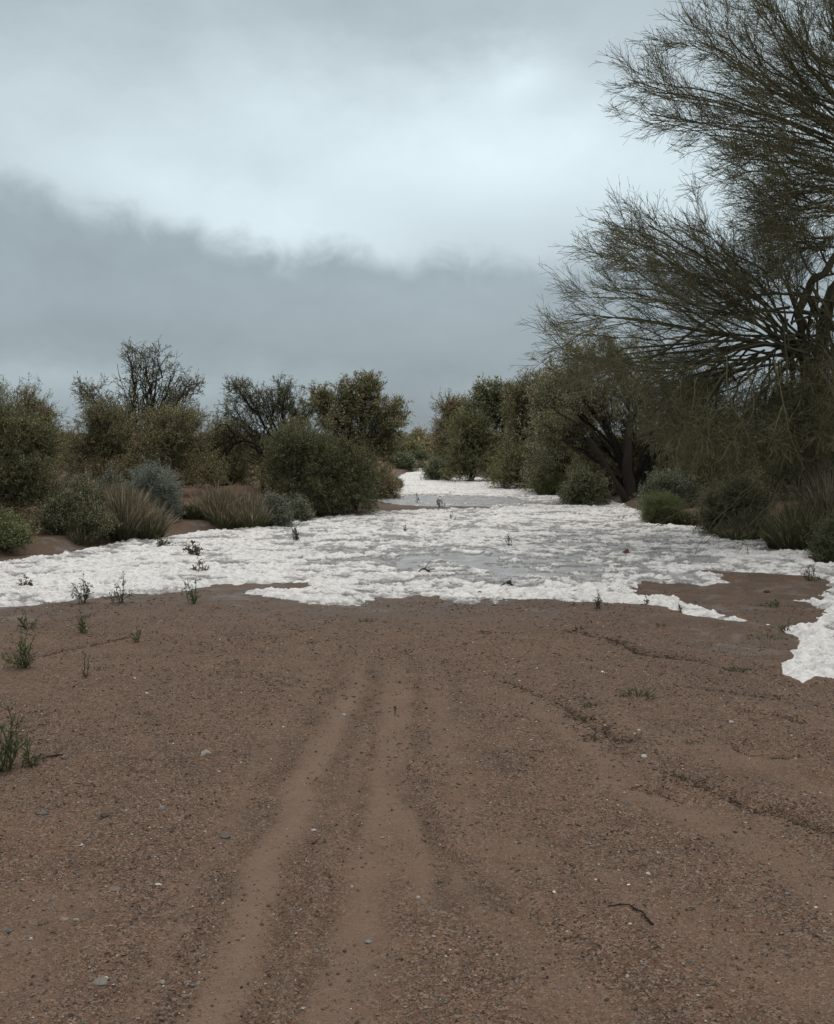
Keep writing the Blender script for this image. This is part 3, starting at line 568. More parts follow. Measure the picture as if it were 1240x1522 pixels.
for pts, r_ in (([(934, 745), (906, 705), (888, 672), (872, 648), (862, 630)], .11), ([(885, 705), (905, 715), (930, 745)], .06), ([(938, 752), (932, 690), (934, 650), (938, 610)], .17), ([(955, 752), (978, 700), (990, 660), (1010, 620)], .12), ([(872, 650), (850, 655), (835, 650)], .06)):
    P_ = np.array([at(x, y, Y - .3) for x, y in pts]); tt = np.linspace(0, len(P_) - 1, 12); P_ = np.stack([np.interp(tt, np.arange(len(P_)), P_[:, k_]) for k_ in range(3)], 1) + rng.normal(size=(12, 3)) * .02
    tubes(ex, P_[None], (r_ * np.linspace(1, .45, 12))[None], 9, (.04, .033, .026), rng)
ex.build('limb', M_BARK, t4, smooth=True)
bush('desert_bush', 'dark bush seen between the two arms of the forked trunk', 850, 965, 668, 30.5, 49, pal('dark', 'olive'), k=8, nb=13, nt=8, ntt=4, tl=.34, ttl=.2, lp=5, ls=.05, group=GR)
bush('desert_bush', 'black shaded bush behind the forked trunk', 930, 1060, 640, 29.5, 38, pal('dark'), k=8, nb=13, nt=8, ntt=4, tl=.34, ttl=.2, lp=5, ls=.05, group=GR)
bush('desert_bush', 'grey-green bush at the foot of the forked trunk, on the edge of the white ground', 832, 905, 695, 26.5, 39, pal('grey', 'dark', 'olive'), k=6, nb=11, nt=8, ntt=4, tl=.25, ttl=.14, lp=3, ls=.04, group=GR)
bush('sage_shrub', 'wide grey-green shrub right of the forked trunk', 948, 1048, 710, 22.6, 40, pal('grey', 'sage', 'dark'), k=7, nb=12, nt=8, ntt=4, tl=.18, ttl=.11, lp=4, ls=.03, group=GR)
bush('rounded_shrub', 'small round yellow-green shrub at the edge of the white ground', 955, 1018, 737, 20.6, 41, pal('lime'), k=7, nb=13, nt=9, ntt=4, tl=.13, ttl=.09, lp=3, ls=.022, asp=.3, twc=(.12, .13, .06), group=GR)
bush('desert_bush', 'dark bush under the drooping twigs of the big bare tree', 1040, 1150, 722, 17.9, 42, pal('dark', 'olive', 'grey'), k=8, nb=13, nt=8, ntt=4, tl=.2, ttl=.12, lp=3, ls=.028, group=GR)
bush('desert_bush', 'nearly black round bush cut by the right edge of the photo', 1208, 1330, 768, 14.0, 43, pal('dark'), k=8, nb=15, nt=9, ntt=5, tl=.13, ttl=.09, lp=5, ls=.022, group=GR)
bush('desert_bush', 'big dark bush behind the trunk of the bare tree', 1110, 1300, 560, 21.5, 44, pal('dark'), k=10, nb=17, nt=9, ntt=4, tl=.3, ttl=.18, lp=5, ls=.042, group=GR)
bush('desert_bush', 'olive bush seen between the forked trunk and the big bare tree', 1000, 1120, 610, 24.5, 45, pal('dark', 'olive'), k=9, nb=14, nt=8, ntt=4, tl=.3, ttl=.18, lp=4, ls=.042, group=GR)
# --- middle and far
bush('desert_bush', 'lone small dark bush standing in the white ground far up the wash', 634, 668, 680, 44, 51, pal('dark', 'grey'), k=5, nb=9, nt=6, ntt=3, tl=.3, ttl=.2, lp=4, ls=.06, group=GF)
for i, (x0, x1, yt, Yd, pl, lb) in enumerate([
        (612, 640, 682, 62, ('dark',), 'dark low bush closing the far end of the white ground'),
        (588, 618, 655, 66, ('olive', 'dark'), 'olive bush just right of the dense left tree, far away'),
        (604, 640, 642, 85, ('tan', 'olive'), 'tan-green distant tree between the two banks'),
        (628, 660, 650, 78, ('olive', 'tan'), 'distant olive bush left of the right bank row'),
        (580, 612, 682, 58, ('dark', 'grey'), 'grey low bush at the left far corner of the white ground'),
        (300, 350, 648, 60, ('grey', 'dark'), 'far dim bush seen through the gap between the left trees'),
        (60, 120, 625, 45, ('tan', 'olive'), 'far tan bush between the left edge bushes'),
        (330, 420, 655, 55, ('olive', 'tan'), 'far olive bush behind the leaning tree'),
        (420, 520, 650, 60, ('olive', 'dark'), 'far bush behind the dense left tree'),
        (540, 600, 652, 70, ('olive', 'grey'), 'far bush behind the right side of the dense left tree'),
        (200, 300, 650, 50, ('olive', 'dark'), 'far bush hidden behind the bare-topped tree'),
        (850, 960, 640, 50, ('olive', 'dark'), 'far bush behind the spreading mesquite'),
        (960, 1090, 640, 45, ('olive', 'grey'), 'far bush behind the black shaded bush'),
        (1080, 1260, 640, 40, ('olive', 'tan'), 'far bush behind the big bare tree')]):
    s_ = Yd / 44
    bush('desert_bush', lb, x0, x1, yt, Yd, 60 + i, pal(*pl), k=6, nb=9, nt=6, ntt=3, tl=.35 * s_, ttl=.2 * s_, lp=4, ls=.07 * s_, rt=.006, r0=.05, group=GF)

rng = np.random.default_rng(900); mb = MB(); n = 1500; yy = rng.uniform(62, 230, n); xx = rng.uniform(-.75, .75, n) * yy; bd = bank_d(xx, yy); k_ = (np.abs(xx) > 1) | (yy > 95)
xx, yy = xx[k_], yy[k_]; n = len(xx); zz = zga(xx, yy); hh = rng.uniform(.7, 1.8, n) * (1 + yy / 160) * .75; m_ = 110; w_ = hh * rng.uniform(.6, 1.1, n)
q_ = nrm(rng.normal(size=(n, m_, 3))) * rng.uniform(.3, 1, (n, m_, 1)) ** .5; p = np.stack([xx, yy, zz + hh * .5], 1)[:, None] + q_ * np.stack([w_, w_, hh * .55], 1)[:, None]
p = p.reshape(-1, 3); a_ = nrm(rng.normal(size=p.shape)); b_ = nrm(np.cross(a_, rng.normal(size=p.shape))); L = (.10 + .0012 * p[:, 1:2]) * rng.uniform(.6, 1.4, (len(p), 1))
cc = pal('olive', 'dark', 'tan', 'grey')[rng.integers(0, 14, n)].repeat(m_, 0) * np.exp(rng.normal(size=(len(p), 1)) * .25)
mb.add(np.stack([p - a_ * L, p + b_ * L * .5, p + a_ * L, p - b_ * L * .5], 1).reshape(-1, 3), Q=np.arange(len(p) * 4).reshape(-1, 4), C=np.repeat(cc, 4, 0))
tag(mb.build('scrub', M_LEAF), 'mass of far low desert scrub behind both banks', 'scrub', kind='stuff')

# --- the big bare palo verde on the right
rng = np.random.default_rng(77); YP = 16.6; bx = (1222 - CX) / F * YP
pv = thing('palo_verde_tree', 'big bare twiggy tree with broom-like drooping branches filling the right side', 'tree', (bx, YP, zg(bx, YP)), GR)
tr, tw = MB(), MB(); GRN = np.array((.135, .125, .07)); BRK = np.array((.085, .072, .05))
def limb(pts, r0, r1, n=14, wig=.02):
    P_ = np.array([at(p[0], p[1], YP + (p[2] if len(p) > 2 else 0)) for p in pts]); tt = np.linspace(0, len(P_) - 1, n)
    ar = np.arange(len(P_)); Q_ = np.stack([np.interp(tt, ar, P_[:, k_]) for k_ in range(3)], 1)
    for _ in range(2): Q_[1:-1] = (Q_[:-2] + 2 * Q_[1:-1] + Q_[2:]) / 4
    Q_[1:] += rng.normal(size=(n - 1, 3)) * wig
    return Q_, np.linspace(r0, r1, n)
zb = HZ + (CAMH - zg(bx, YP) + .1) * F / YP
TR = [limb([(1222, zb), (1215, 690), (1205, 600), (1192, 520)], .15, .09), limb([(1232, zb), (1228, 640, .2), (1216, 520, .2), (1218, 470, .1), (1245, 425), (1275, 380), (1300, 340), (1345, 260)], .11, .08),
      limb([(1205, 560), (1190, 490, -.1), (1192, 440, -.2), (1215, 405, -.3), (1290, 350, -.4)], .08, .055), limb([(1245, zb), (1260, 600, .3), (1290, 480, .4), (1330, 330, .2), (1345, 200)], .15, .10),
      limb([(1215, 700), (1240, 600, .1), (1245, 500, .3), (1250, 430, .3)], .09, .06)]
TRP = np.array([a for a, b in TR]); TRR = np.array([b for a, b in TR])
TRR = TRR * (1 + .10 * rng.normal(size=TRR.shape)); TRP[:, 1:-1] += rng.normal(size=TRP[:, 1:-1].shape) * .035; tubes(tr, TRP, TRR, 12, BRK, rng)
def fan(specs, dj, r0=.030):
    P_, Rr_ = [], []
    for pts in specs:
        for dd in dj:
            q_ = [(x + rng.normal() * (14, 16, 16, 14, 12)[min(i_, 4)], y + rng.normal() * (20, 16, 14, 12, 12)[min(i_, 4)], dd * (i_ / (len(pts) - 1)) + rng.normal() * .18) for i_, (x, y) in enumerate(pts)]
            a, b = limb(q_, r0 * rng.uniform(.5, 1), .007, 12, .012); P_.append(a); Rr_.append(b)
    return np.array(P_), np.array(Rr_)
N_ = (1188, 515)
UP = [[(1345, 260), (1240, 190), (1150, 130), (1075, 80), (1030, 50)], [(1345, 260), (1240, 205), (1120, 165), (1030, 140), (960, 125)], [(1345, 270), (1240, 215), (1120, 190), (1050, 178), (975, 185)],
      [(1345, 280), (1240, 245), (1150, 250), (1090, 235)], [(1345, 220), (1240, 140), (1180, 70), (1150, 20)], [(1345, 180), (1270, 90), (1240, 20), (1215, -50)], [(1345, 290), (1240, 290), (1180, 300), (1130, 292)],
      [(1345, 200), (1310, 60), (1300, -80)], [(1345, 260), (1220, 165), (1130, 100), (1095, 40)], [(1345, 250), (1260, 200), (1200, 170), (1120, 130)], [(1345, 270), (1250, 240), (1180, 215), (1100, 205)], [(1345, 300), (1270, 290), (1200, 270), (1140, 270)],
      [(1345, 320), (1270, 310), (1210, 320), (1150, 320)], [(1345, 240), (1280, 130), (1210, 90), (1170, 40)], [(1345, 200), (1290, 80), (1260, -30)], [(1345, 350), (1280, 345), (1220, 350), (1175, 365)]]
MD = [[N_, (1120, 440), (1050, 390), (960, 345)], [N_, (1100, 470), (1010, 415), (915, 390)], [N_, (1080, 480), (990, 450), (895, 435)], [N_, (1100, 500), (1000, 490), (920, 488), (840, 490)],
      [N_, (1150, 430), (1100, 380), (1040, 340)], [(1205, 450), (1150, 455), (1080, 462), (1000, 448)], [N_, (1100, 520), (1010, 540), (920, 540), (860, 550)], [(1190, 480), (1180, 420), (1150, 380)],
      [(1240, 400), (1220, 370), (1180, 350), (1140, 350)], [N_, (1060, 430), (980, 380), (930, 365)]]
DR = [[(1150, 530), (1060, 532), (990, 555), (945, 590)], [(1120, 528), (1080, 560), (1062, 610), (1055, 650)], [(1165, 545), (1138, 600), (1142, 640), (1165, 670)], [(1100, 520), (1020, 550), (1000, 600), (985, 635)],
      [(1180, 560), (1165, 600), (1185, 650)], [(1185, 520), (1120, 560), (1100, 610), (1110, 655)], [(1200, 560), (1210, 620), (1235, 660)], [(1120, 525), (1040, 570), (1025, 620), (1030, 650)],
      [(1170, 560), (1130, 620), (1115, 665)], [(1215, 480), (1245, 560), (1250, 640)], [(1200, 470), (1260, 440), (1340, 470), (1400, 560)], [(1210, 440), (1225, 520), (1215, 620), (1200, 660)],
      [(1100, 500), (960, 520), (900, 545), (865, 570)], [(1130, 520), (1050, 560), (1000, 590), (1005, 640)], [(1190, 470), (1205, 520), (1225, 580), (1240, 640)], [(1200, 430), (1230, 470), (1240, 540), (1215, 600)], [(1190, 500), (1170, 540), (1190, 590), (1230, 620)]]
RT = [[(1345, 260), (1450, 180), (1560, 120), (1660, 90)], [(1345, 240), (1420, 90), (1500, -30), (1560, -120)], [(1345, 270), (1480, 260), (1600, 250), (1700, 280)], [(1345, 200), (1370, 30), (1400, -120)], [(1300, 360), (1440, 370), (1580, 400), (1680, 450)],
      [(1260, 560), (1400, 520), (1540, 560), (1640, 640)], [(1345, 180), (1360, 0), (1330, -180)]]
for specs, dj, tropc, k1 in ((UP, (-1.6, -.5, .5, 1.6), (-.03, 0, .035), 0), (MD, (-1.5, -.5, .4, 1.4), (-.04, 0, .03), 1), (DR, (-1.2, -.4, .4, 1.2), (0, 0, -.045), 2), (RT, (-1.3, 0, 1.3), (.03, 0, .02), 1)):
    P_, Rr_ = fan(specs, dj); tubes(tr, P_, Rr_, 5, BRK * .5 + GRN * .5, rng)
    n1_ = (10, 10, 10)[k1]
    A1, B1 = grow(P_, Rr_, n1_, .22, 1, ((15, 42), (15, 42), (25, 80))[k1], (.95, .85, .60)[k1], 6, (.08, .08, .20)[k1], tropc, .5, rng, .0038, .014); tubes(tw, A1, B1, 4, GRN * np.exp(rng.normal(size=(len(A1), 1)) * .2), rng)
    A2, B2 = grow(A1, B1, 9, .1, 1, ((15, 45), (15, 45), (25, 75))[k1], (.42, .42, .38)[k1], 4, (.09, .09, .22)[k1], np.array(tropc) * 1.2, .6, rng, .0028, .006); tubes(tw, A2, B2, 3, GRN * np.exp(rng.normal(size=(len(A2), 1)) * .25), rng)
    A3, B3 = grow(A2, B2, (3, 3, 3)[k1], .1, .95, (18, 50), (.2, .2, .2)[k1], 2, .1, np.array(tropc), .8, rng, .0022, .004); tubes(tw, A3, B3, 3, GRN * np.exp(rng.normal(size=(len(A3), 1)) * .25), rng)
# low sweeping twigs over the edge of the white ground
HS = [[(1165, 690, -.6), (1120, 720, -1.2), (1080, 760, -1.7), (1045, 800, -2.2)], [(1180, 690, -.5), (1150, 740, -1.2), (1125, 790, -1.8), (1110, 815, -2.1)], [(1150, 680, -.4), (1100, 700, -1), (1050, 745, -1.6), (1000, 775, -1.9)],
      [(1190, 690, -.4), (1180, 740, -1), (1150, 790, -1.5)], [(1210, 690, -.2), (1200, 740, -.7), (1185, 770, -1.1)], [(1160, 690, -.5), (1130, 730, -1), (1100, 770, -1.5)]]
PT = [[(1150, 535, -1.0), (1165, 600, -1.2), (1172, 640, -1.3), (1197, 700, -1.3)], [(1165, 600, -1.2), (1150, 640, -1.3), (1140, 668, -1.3)], [(1036, 560, -1), (1030, 600, -1.1), (1022, 640, -1.1)], [(1080, 530, -1), (1080, 590, -1.1), (1110, 640, -1.2), (1125, 690, -1.2)], [(1080, 590, -1.1), (1055, 625, -1.1), (1050, 680, -1.1)], [(1000, 555, -1), (950, 575, -1), (915, 600, -1)], [(1110, 545, -1), (1125, 610, -1.1), (1090, 660, -1.1)], [(1200, 560, -1), (1225, 620, -1), (1215, 680, -1)]]
P_, Rr_ = zip(*[limb(h_, .011, .004, 12, .007) for h_ in PT]); P_ = np.array(P_); Rr_ = np.array(Rr_); tubes(tw, P_, Rr_, 5, GRN * 1.15, rng)
A1, B1 = grow(P_, Rr_, 5, .2, 1, (25, 70), .45, 5, .18, (0, 0, -.05), .6, rng, .003, .006); tubes(tw, A1, B1, 4, GRN * 1.1, rng)
P_, Rr_ = zip(*[limb(h_, .010, .0035, 12, .03) for h_ in HS for _ in (0, 1)]); P_ = np.array(P_) + rng.normal(size=(len(P_), 1, 3)) * np.linspace(0, .12, 12)[None, :, None]; Rr_ = np.array(Rr_)
tubes(tw, P_, Rr_, 4, GRN * .6, rng); A1, B1 = grow(P_, Rr_, 6, .2, 1, (15, 50), .38, 4, .1, (0, 0, -.04), .6, rng, .003, .006); tubes(tw, A1, B1, 3, GRN * .6, rng)
A2, B2 = grow(A1, B1, 4, .1, 1, (20, 50), .2, 3, .12, (0, 0, -.03), .7, rng, .0024, .004); tubes(tw, A2, B2, 3, GRN * .6, rng)
tr.build('trunk', M_BARK, pv, smooth=True); tw.build('crown', M_TWIG, pv)

# ------------------------------------------------------------------ grasses
def blades(mb, base, n, rad, h, lean, wdt, c0, c1, rng, sx=1, headc=None, hl=.3):
    a = rng.uniform(0, 2 * math.pi, n); rr = np.sqrt(rng.uniform(0, 1, n)) * rad
    p = np.stack([base[0] + np.cos(a) * rr * sx, base[1] + np.sin(a) * rr, np.zeros(n)], 1); p[:, 2] = zga(p[:, 0], p[:, 1]) - .01
    out = np.stack([np.cos(a) * sx, np.sin(a), np.zeros(n)], 1) * (rr / rad)[:, None] + rng.normal(size=(n, 3)) * .35
    D = nrm(np.array([0, 0, 1.0]) + out * lean * .6); L = h * rng.uniform(.55, 1.15, n) * (1 - .35 * (rr / rad) ** 2)
    P_ = np.empty((n, 5, 3)); P_[:, 0] = p
    for k_ in range(4):
        D = nrm(D + out * lean * .22 + np.array([0, 0, -.10 * k_ * lean]) + rng.normal(size=(n, 3)) * .06); P_[:, k_ + 1] = P_[:, k_] + D * (L / 4)[:, None]
    s = nrm(np.cross(D, rng.normal(size=(n, 3)))); w_ = wdt * np.array([1, 1, .8, .6, .25])[None, :, None] * rng.uniform(.6, 1.3, (n, 1, 1))
    if headc is not None: w_ = w_ * np.array([1, 1, 1, 1.7, 1.2])[None, :, None]
    v = np.stack([P_ - s[:, None] * w_, P_ + s[:, None] * w_], 2)
    I = np.arange(n * 10).reshape(n, 5, 2); Q = np.stack([I[:, :-1, 0], I[:, :-1, 1], I[:, 1:, 1], I[:, 1:, 0]], -1).reshape(-1, 4)
    g = np.array([0, .25, .5, .8, 1])[None, :, None, None]; jit = np.exp(rng.normal(size=(n, 1, 1, 1)) * .25)
    c = (np.array(c0) * (1 - g) + np.array(c1) * g) * jit
    if headc is not None: c = np.where((g > .7) & (rng.uniform(size=(n, 1, 1, 1)) < hl), np.array(headc) * jit, c)
    mb.add(v.reshape(-1, 3), Q=Q, C=np.broadcast_to(c, (n, 5, 2, 3)).reshape(-1, 3))
PINK = (.37, .30, .225); STRAW = (.20, .15, .10); GRNB = (.08, .09, .04)
GG = 'grass clumps on the banks'
def clump(label, x0, x1, yt, Y, seed, n=2600, c0=GRNB, c1=STRAW, headc=PINK, hl=.6, lean=.42, wdt=.0034, group=GG):
    n = int(n * 1.5); c1 = np.array(c1) * .35 + np.array((.11, .115, .055)) * .65; hl *= .8
    rng = np.random.default_rng(seed); bx = ((x0 + x1) / 2 - CX) / F * Y; rad = (x1 - x0) / 2 / F * Y; zb = zg(bx, Y); h = at(0, yt, Y)[2] - zb
    mb = MB(); k = max(4, int(rad * 16))
    for i in range(k):
        ox = rng.uniform(-.6, .6) * rad; oy = rng.uniform(-.6, .6) * min(rad, .8)
        blades(mb, (bx + ox, Y + oy), n // k, max(.16, rad * .40), h * rng.uniform(.5, 1.1) * (1 - .35 * (ox / rad) ** 2), lean, wdt, c0, c1, rng, headc=headc, hl=hl)
    return tag(mb.build('grass_clump', M_GRASS, origin=(bx, Y, zb)), label, 'grass clump', group)
clump('pale pink grass tips behind the low dusty bush on the left bank', 75, 150, 702, 17.2, 101, 2600)
clump('pinkish grass clump in front of the silvery blue-grey shrub', 148, 240, 716, 16.8, 102, 4200)
clump('broad pink-tipped grass mound in the middle of the left bank', 288, 410, 706, 19.4, 103, 6000)
clump('dull grass clump just left of the broad pink-tipped mound', 245, 300, 735, 19.2, 104, 1500, c1=(.10, .10, .05), hl=.2)
clump('thin upright dry grass on the sand left of the pinkish clump', 95, 128, 768, 15.8, 106, 400, c1=(.13, .11, .06), hl=.2)
clump('green grass patch at the foot of the dark bushes on the right bank', 795, 850, 700, 31.5, 108, 1800, c0=(.08, .10, .04), c1=(.13, .14, .06), hl=0, wdt=.008)
clump('pale pink grass under the left fringe of the big bare tree', 1055, 1140, 698, 18.6, 109, 3600)
clump('tall pink grass right of the bare tree trunk', 1182, 1300, 696, 15.7, 110, 4500)
clump('dark green grass clump in front of the pink grass at the right', 1150, 1225, 742, 15.3, 111, 3600, c1=(.10, .10, .05), hl=.2)
clump('small olive grass tuft right of the round yellow-green shrub', 1005, 1045, 755, 20.2, 112, 900, c1=(.12, .11, .06), hl=.2)
clump('drooping dry grass clump left of the dark green clump at the right bank edge', 1075, 1160, 752, 16.8, 113, 2600, c1=(.12, .10, .06), hl=.3)
clump('pink grass between the right edge bush and the tall pink grass', 1215, 1300, 735, 15.6, 114, 2500, hl=.4)
clump('brown grass at the far left corner of the white ground', 560, 600, 700, 36, 115, 1500, wdt=.009)
clump('pale dry grass in the far gap between the banks', 600, 660, 683, 60, 116, 1800, wdt=.015)

# ------------------------------------------------------------------ small weeds on sand and white ground
def weed(label, px, py, hpx, seed, leafc, wpx=None, group='small weeds standing on the sand and white ground', n=7, lp=2, ls=.03, brown=False, sprawl=0, name='weed'):
    rng = np.random.default_rng(seed); g = gnd(px, py); x, y = g[:2]; z = zg(x, y); s = y / F; H = hpx * s; W = (wpx or hpx * .6) * s
    root = thing(name, label, 'plant', (x, y, z), group); st, lf = MB(), MB()
    A = np.tile([x, y, z - .01], (n, 1)) + rng.normal(size=(n, 3)) * [W * .08, W * .08, 0]; a = rng.uniform(0, 6.28, n); r_ = rng.uniform(.1, 1, n) * W * .55
    E = A + np.stack([np.cos(a) * r_, np.sin(a) * r_, H * rng.uniform(.45, 1, n) * (1 - .45 * (r_ / (W * .55)) ** 2 * (1 + sprawl))], 1); E[0, 2] = z + H; E[0, :2] = A[0, :2] + rng.normal(size=2) * .02
    P_ = bez(A, (A + E) / 2 + rng.normal(size=(n, 3)) * H * .08, E, 5, H * .015, rng); RR = np.tile(np.linspace(.004, .0022, 6), (n, 1)); c = (.06, .048, .03) if brown else (.075, .075, .038)
    tubes(st, P_, RR, 4, c, rng); T_, RT = grow(P_, RR, 5, .15, .95, (30, 65), H * .26, 3, .12, (0, 0, .08), .8, rng, .0016, .003); tubes(st, T_, RT, 3, c, rng)
    st.build('stems', M_TWIG, root); leaves(lf, T_, RT, lp + 1, ls, .42, leafc, rng, spread=.006); leaves(lf, P_, RR, lp * 3, ls, .42, leafc, rng, spread=.008); lf.build('foliage', M_LEAF, root); return root
gre = 1.35 * np.array([(.085, .11, .045), (.11, .13, .06), (.07, .09, .04)]); bro = 1.25 * np.array([(.09, .07, .045), (.06, .06, .04), (.11, .085, .06), (.07, .08, .045)])
weed('leafy weed with tall spike at the front edge of the white ground, left', 124, 897, 44, 201, bro, 32, n=8, ls=.03)
weed('leafy weed with two spikes, right of the tall-spiked one at the front edge', 180, 897, 44, 202, np.concatenate([bro, gre]), 36, n=7, ls=.03)
weed('green weed at the front edge left of the brown inlet', 286, 897, 40, 203, gre, 28, n=7, ls=.028)
weed('small weed on the sand right below the two-spiked weed', 205, 955, 26, 204, gre, 26, n=5, lp=1, ls=.02)
weed('tall thin green weed on the sand under the tall-spiked weed', 122, 941, 34, 205, gre, 22, n=6, ls=.024)
weed('bushy green weed on the sand near the left edge', 35, 992, 56, 206, gre, 58, n=12, lp=3, ls=.024)
weed('big green weed cut by the left edge of the photo', 10, 1147, 100, 207, gre, 76, n=15, lp=3, ls=.022)
weed('small sprig right of the big left edge weed', 47, 1141, 40, 208, gre, 28, n=5, lp=2, ls=.018)
weed('thin weed above the bushy left weed near the white edge', 42, 935, 30, 209, gre, 30, n=6, lp=2, ls=.026)
weed('faint little weed on the open sand at left', 128, 1005, 32, 210, gre, 22, n=4, lp=1, ls=.014)
weed('brown flattened weed on the white ground near the left bank', 240, 815, 20, 211, bro, 44, n=10, lp=3, ls=.045, brown=True, sprawl=.5)
weed('brown leafy weed on the white ground, second from the left bank', 288, 829, 24, 212, bro, 40, n=9, lp=3, ls=.045, brown=True)
weed('brown weed low on the white ground below the second one', 300, 853, 22, 213, bro, 38, n=9, lp=2, ls=.035, brown=True, sprawl=.5)
weed('brown weed with curled stem left of centre on the white ground', 437, 808, 26, 214, bro, 26, n=8, lp=2, ls=.04, brown=True)
weed('low grey-brown weed near the left edge on the white ground', 38, 876, 20, 215, bro, 30, n=9, lp=3, ls=.03, brown=True, sprawl=.5)
weed('thin dark sprig on the grey slush bay far back', 652, 754, 18, 216, bro, 22, n=7, lp=1, ls=.05, brown=True)
weed('sprawling thin sprig near the middle back of the white ground', 672, 774, 16, 217, bro, 20, n=5, lp=1, ls=.03, brown=True)
weed('tiny brown sprig left of centre on the white ground', 600, 793, 14, 218, bro, 16, n=5, lp=1, ls=.03, brown=True)
weed('upright dark sprig right of centre on the white ground', 756, 814, 20, 219, bro, 10, n=4, lp=2, ls=.035, brown=True)
weed('sprig at the front edge of the white ground right of centre', 888, 903, 26, 220, np.concatenate([bro, gre]), 18, n=5, lp=2, ls=.022)
weed('tiny sprig at the left tip of the brown island', 962, 899, 16, 221, bro, 8, n=3, lp=1, ls=.018)
weed('tiny sprig on the narrow white strip below the brown island', 1012, 910, 14, 222, bro, 8, n=3, lp=1, ls=.018)
weed('tiny spiky sprig at the left end of the grey slush bay', 620, 748, 14, 223, bro, 8, n=3, lp=1, ls=.04, brown=True)
weed('leafy sprig at the right corner of the brown island', 1205, 866, 24, 224, gre, 30, n=7, lp=3, ls=.028)
weed('sprig where the narrow white strip meets the right white lobe', 1168, 938, 20, 225, gre, 12, n=4, lp=1, ls=.018)
weed('low green weed on the brown island', 1150, 905, 12, 226, gre, 34, n=8, lp=2, ls=.025, sprawl=.6)
weed('short dark sprig on the white ground by the right bank', 1060, 800, 16, 227, bro, 30, n=7, lp=1, ls=.02, brown=True)
weed('little dark sprig hanging on the right bank edge of the white ground', 585, 742, 10, 228, bro, 26, n=6, lp=1, ls=.04, brown=True)

# grass tufts on the sand
TU = [(950, 1036, 40, 22, 'widest green tuft, in the right half of the sand'), (1017, 1157, 22, 12, 'green tuft below the white pebble on the right sand'), (1192, 1224, 22, 12, 'tuft in the dark rill near the right edge'),
      (748, 1460, 18, 9, 'lone tuft at the bottom right of centre'), (652, 1308, 14, 8, 'tuft in the middle of the lower sand'), (338, 1332, 16, 9, 'tuft beside the left wheel track'), (1160, 1122, 30, 10, 'flat tuft near the right edge'),
      (878, 1052, 26, 9, 'flat tuft left of the widest one'), (868, 1072, 20, 12, 'tuft above the dark litter patch'), (878, 1100, 16, 12, 'dark tuft in the litter patch'), (545, 924, 20, 8, 'dark tuft near the white edge, centre'),
      (860, 935, 14, 8, 'dark tuft right of centre near the white edge'), (1068, 1155, 18, 7, 'small tuft right of the tuft below the white pebble'), (1030, 1105, 22, 9, 'tuft above the white pebble'), (70, 1375, 16, 8, 'tuft in the lower left gravel'),
      (1140, 950, 60, 8, 'low green fringe near the right white lobe'), (48, 1508, 16, 8, 'tuft at the very bottom left'), (1212, 1305, 16, 8, 'tuft low at the right edge'), (985, 932, 16, 7, 'little tuft under the narrow white strip'), (720, 940, 18, 7, 'small dark tuft above the centre sand'),
      (215, 1065, 22, 6, 'faint tuft on the left sand'), (460, 955, 16, 6, 'small tuft on the damp sand left of centre'), (1098, 1002, 16, 12, 'tuft at the right end of the long dark rill'), (150, 992, 26, 7, 'low tuft right of the bushy left weed')]
for i, (px, py, wpx, hpx, lb) in enumerate(TU):
    rng = np.random.default_rng(300 + i); g = gnd(px, py); s = g[1] / F; mb = MB()
    blades(mb, g, 26 + int(wpx * 1.6), wpx * .5 * s, hpx * s * 1.3, 1.3, .0013 + .0002 * g[1], (.05, .06, .028), (.10, .125, .05), rng, sx=1.0)
    tag(mb.build('grass_tuft', M_GRASS, origin=(g[0], g[1], zg(g[0], g[1]))), lb, 'grass tuft', 'tiny grass tufts on the sand')

# ------------------------------------------------------------------ stones, sticks, litter
import bmesh
def ico(sub):
    bm = bmesh.new(); bmesh.ops.create_icosphere(bm, subdivisions=sub, radius=1); v = np.array([x.co[:] for x in bm.verts]); f_ = np.array([[y.index for y in x.verts] for x in bm.faces]); bm.free(); return v, f_
IV, IF = ico(3)
def stone(label, px, py, wpx, hpx, c, seed, cat='stone', name='stone', up=.3):
    rng = np.random.default_rng(seed); g = gnd(px, py); s = g[1] / F; w_ = wpx * s / 2 * .9; c = np.array(c); c = c * .72 + .28 * np.array((.16, .12, .09))
    v = IV.copy(); 
    for _ in range(7):                                       # facets: cut with random planes
        n_ = nrm(rng.normal(size=3)); dpl = rng.uniform(.55, .8); d_ = v @ n_; v = v - np.maximum(d_ - dpl, 0)[:, None] * n_
    v = v * (1 + .12 * (fbm(v[:, 0] * 2 + seed, v[:, 1] * 2 + v[:, 2], 7, 3)[:, None] - .5)) * [w_ * 1.25, w_ * rng.uniform(.7, 1.0), max(hpx * s * .62, .004)]
    a = rng.uniform(-.4, .4); v = v @ np.array([[math.cos(a), -math.sin(a), 0], [math.sin(a), math.cos(a), 0], [0, 0, 1]])
    z = zg(g[0], g[1]); mb = MB(); mb.add(v + [g[0], g[1], z + v[:, 2].max() * up], T=IF, C=c)
    return tag(mb.build(name, M_STONE, origin=(g[0], g[1], z)), label, cat, 'loose stones on the sand')
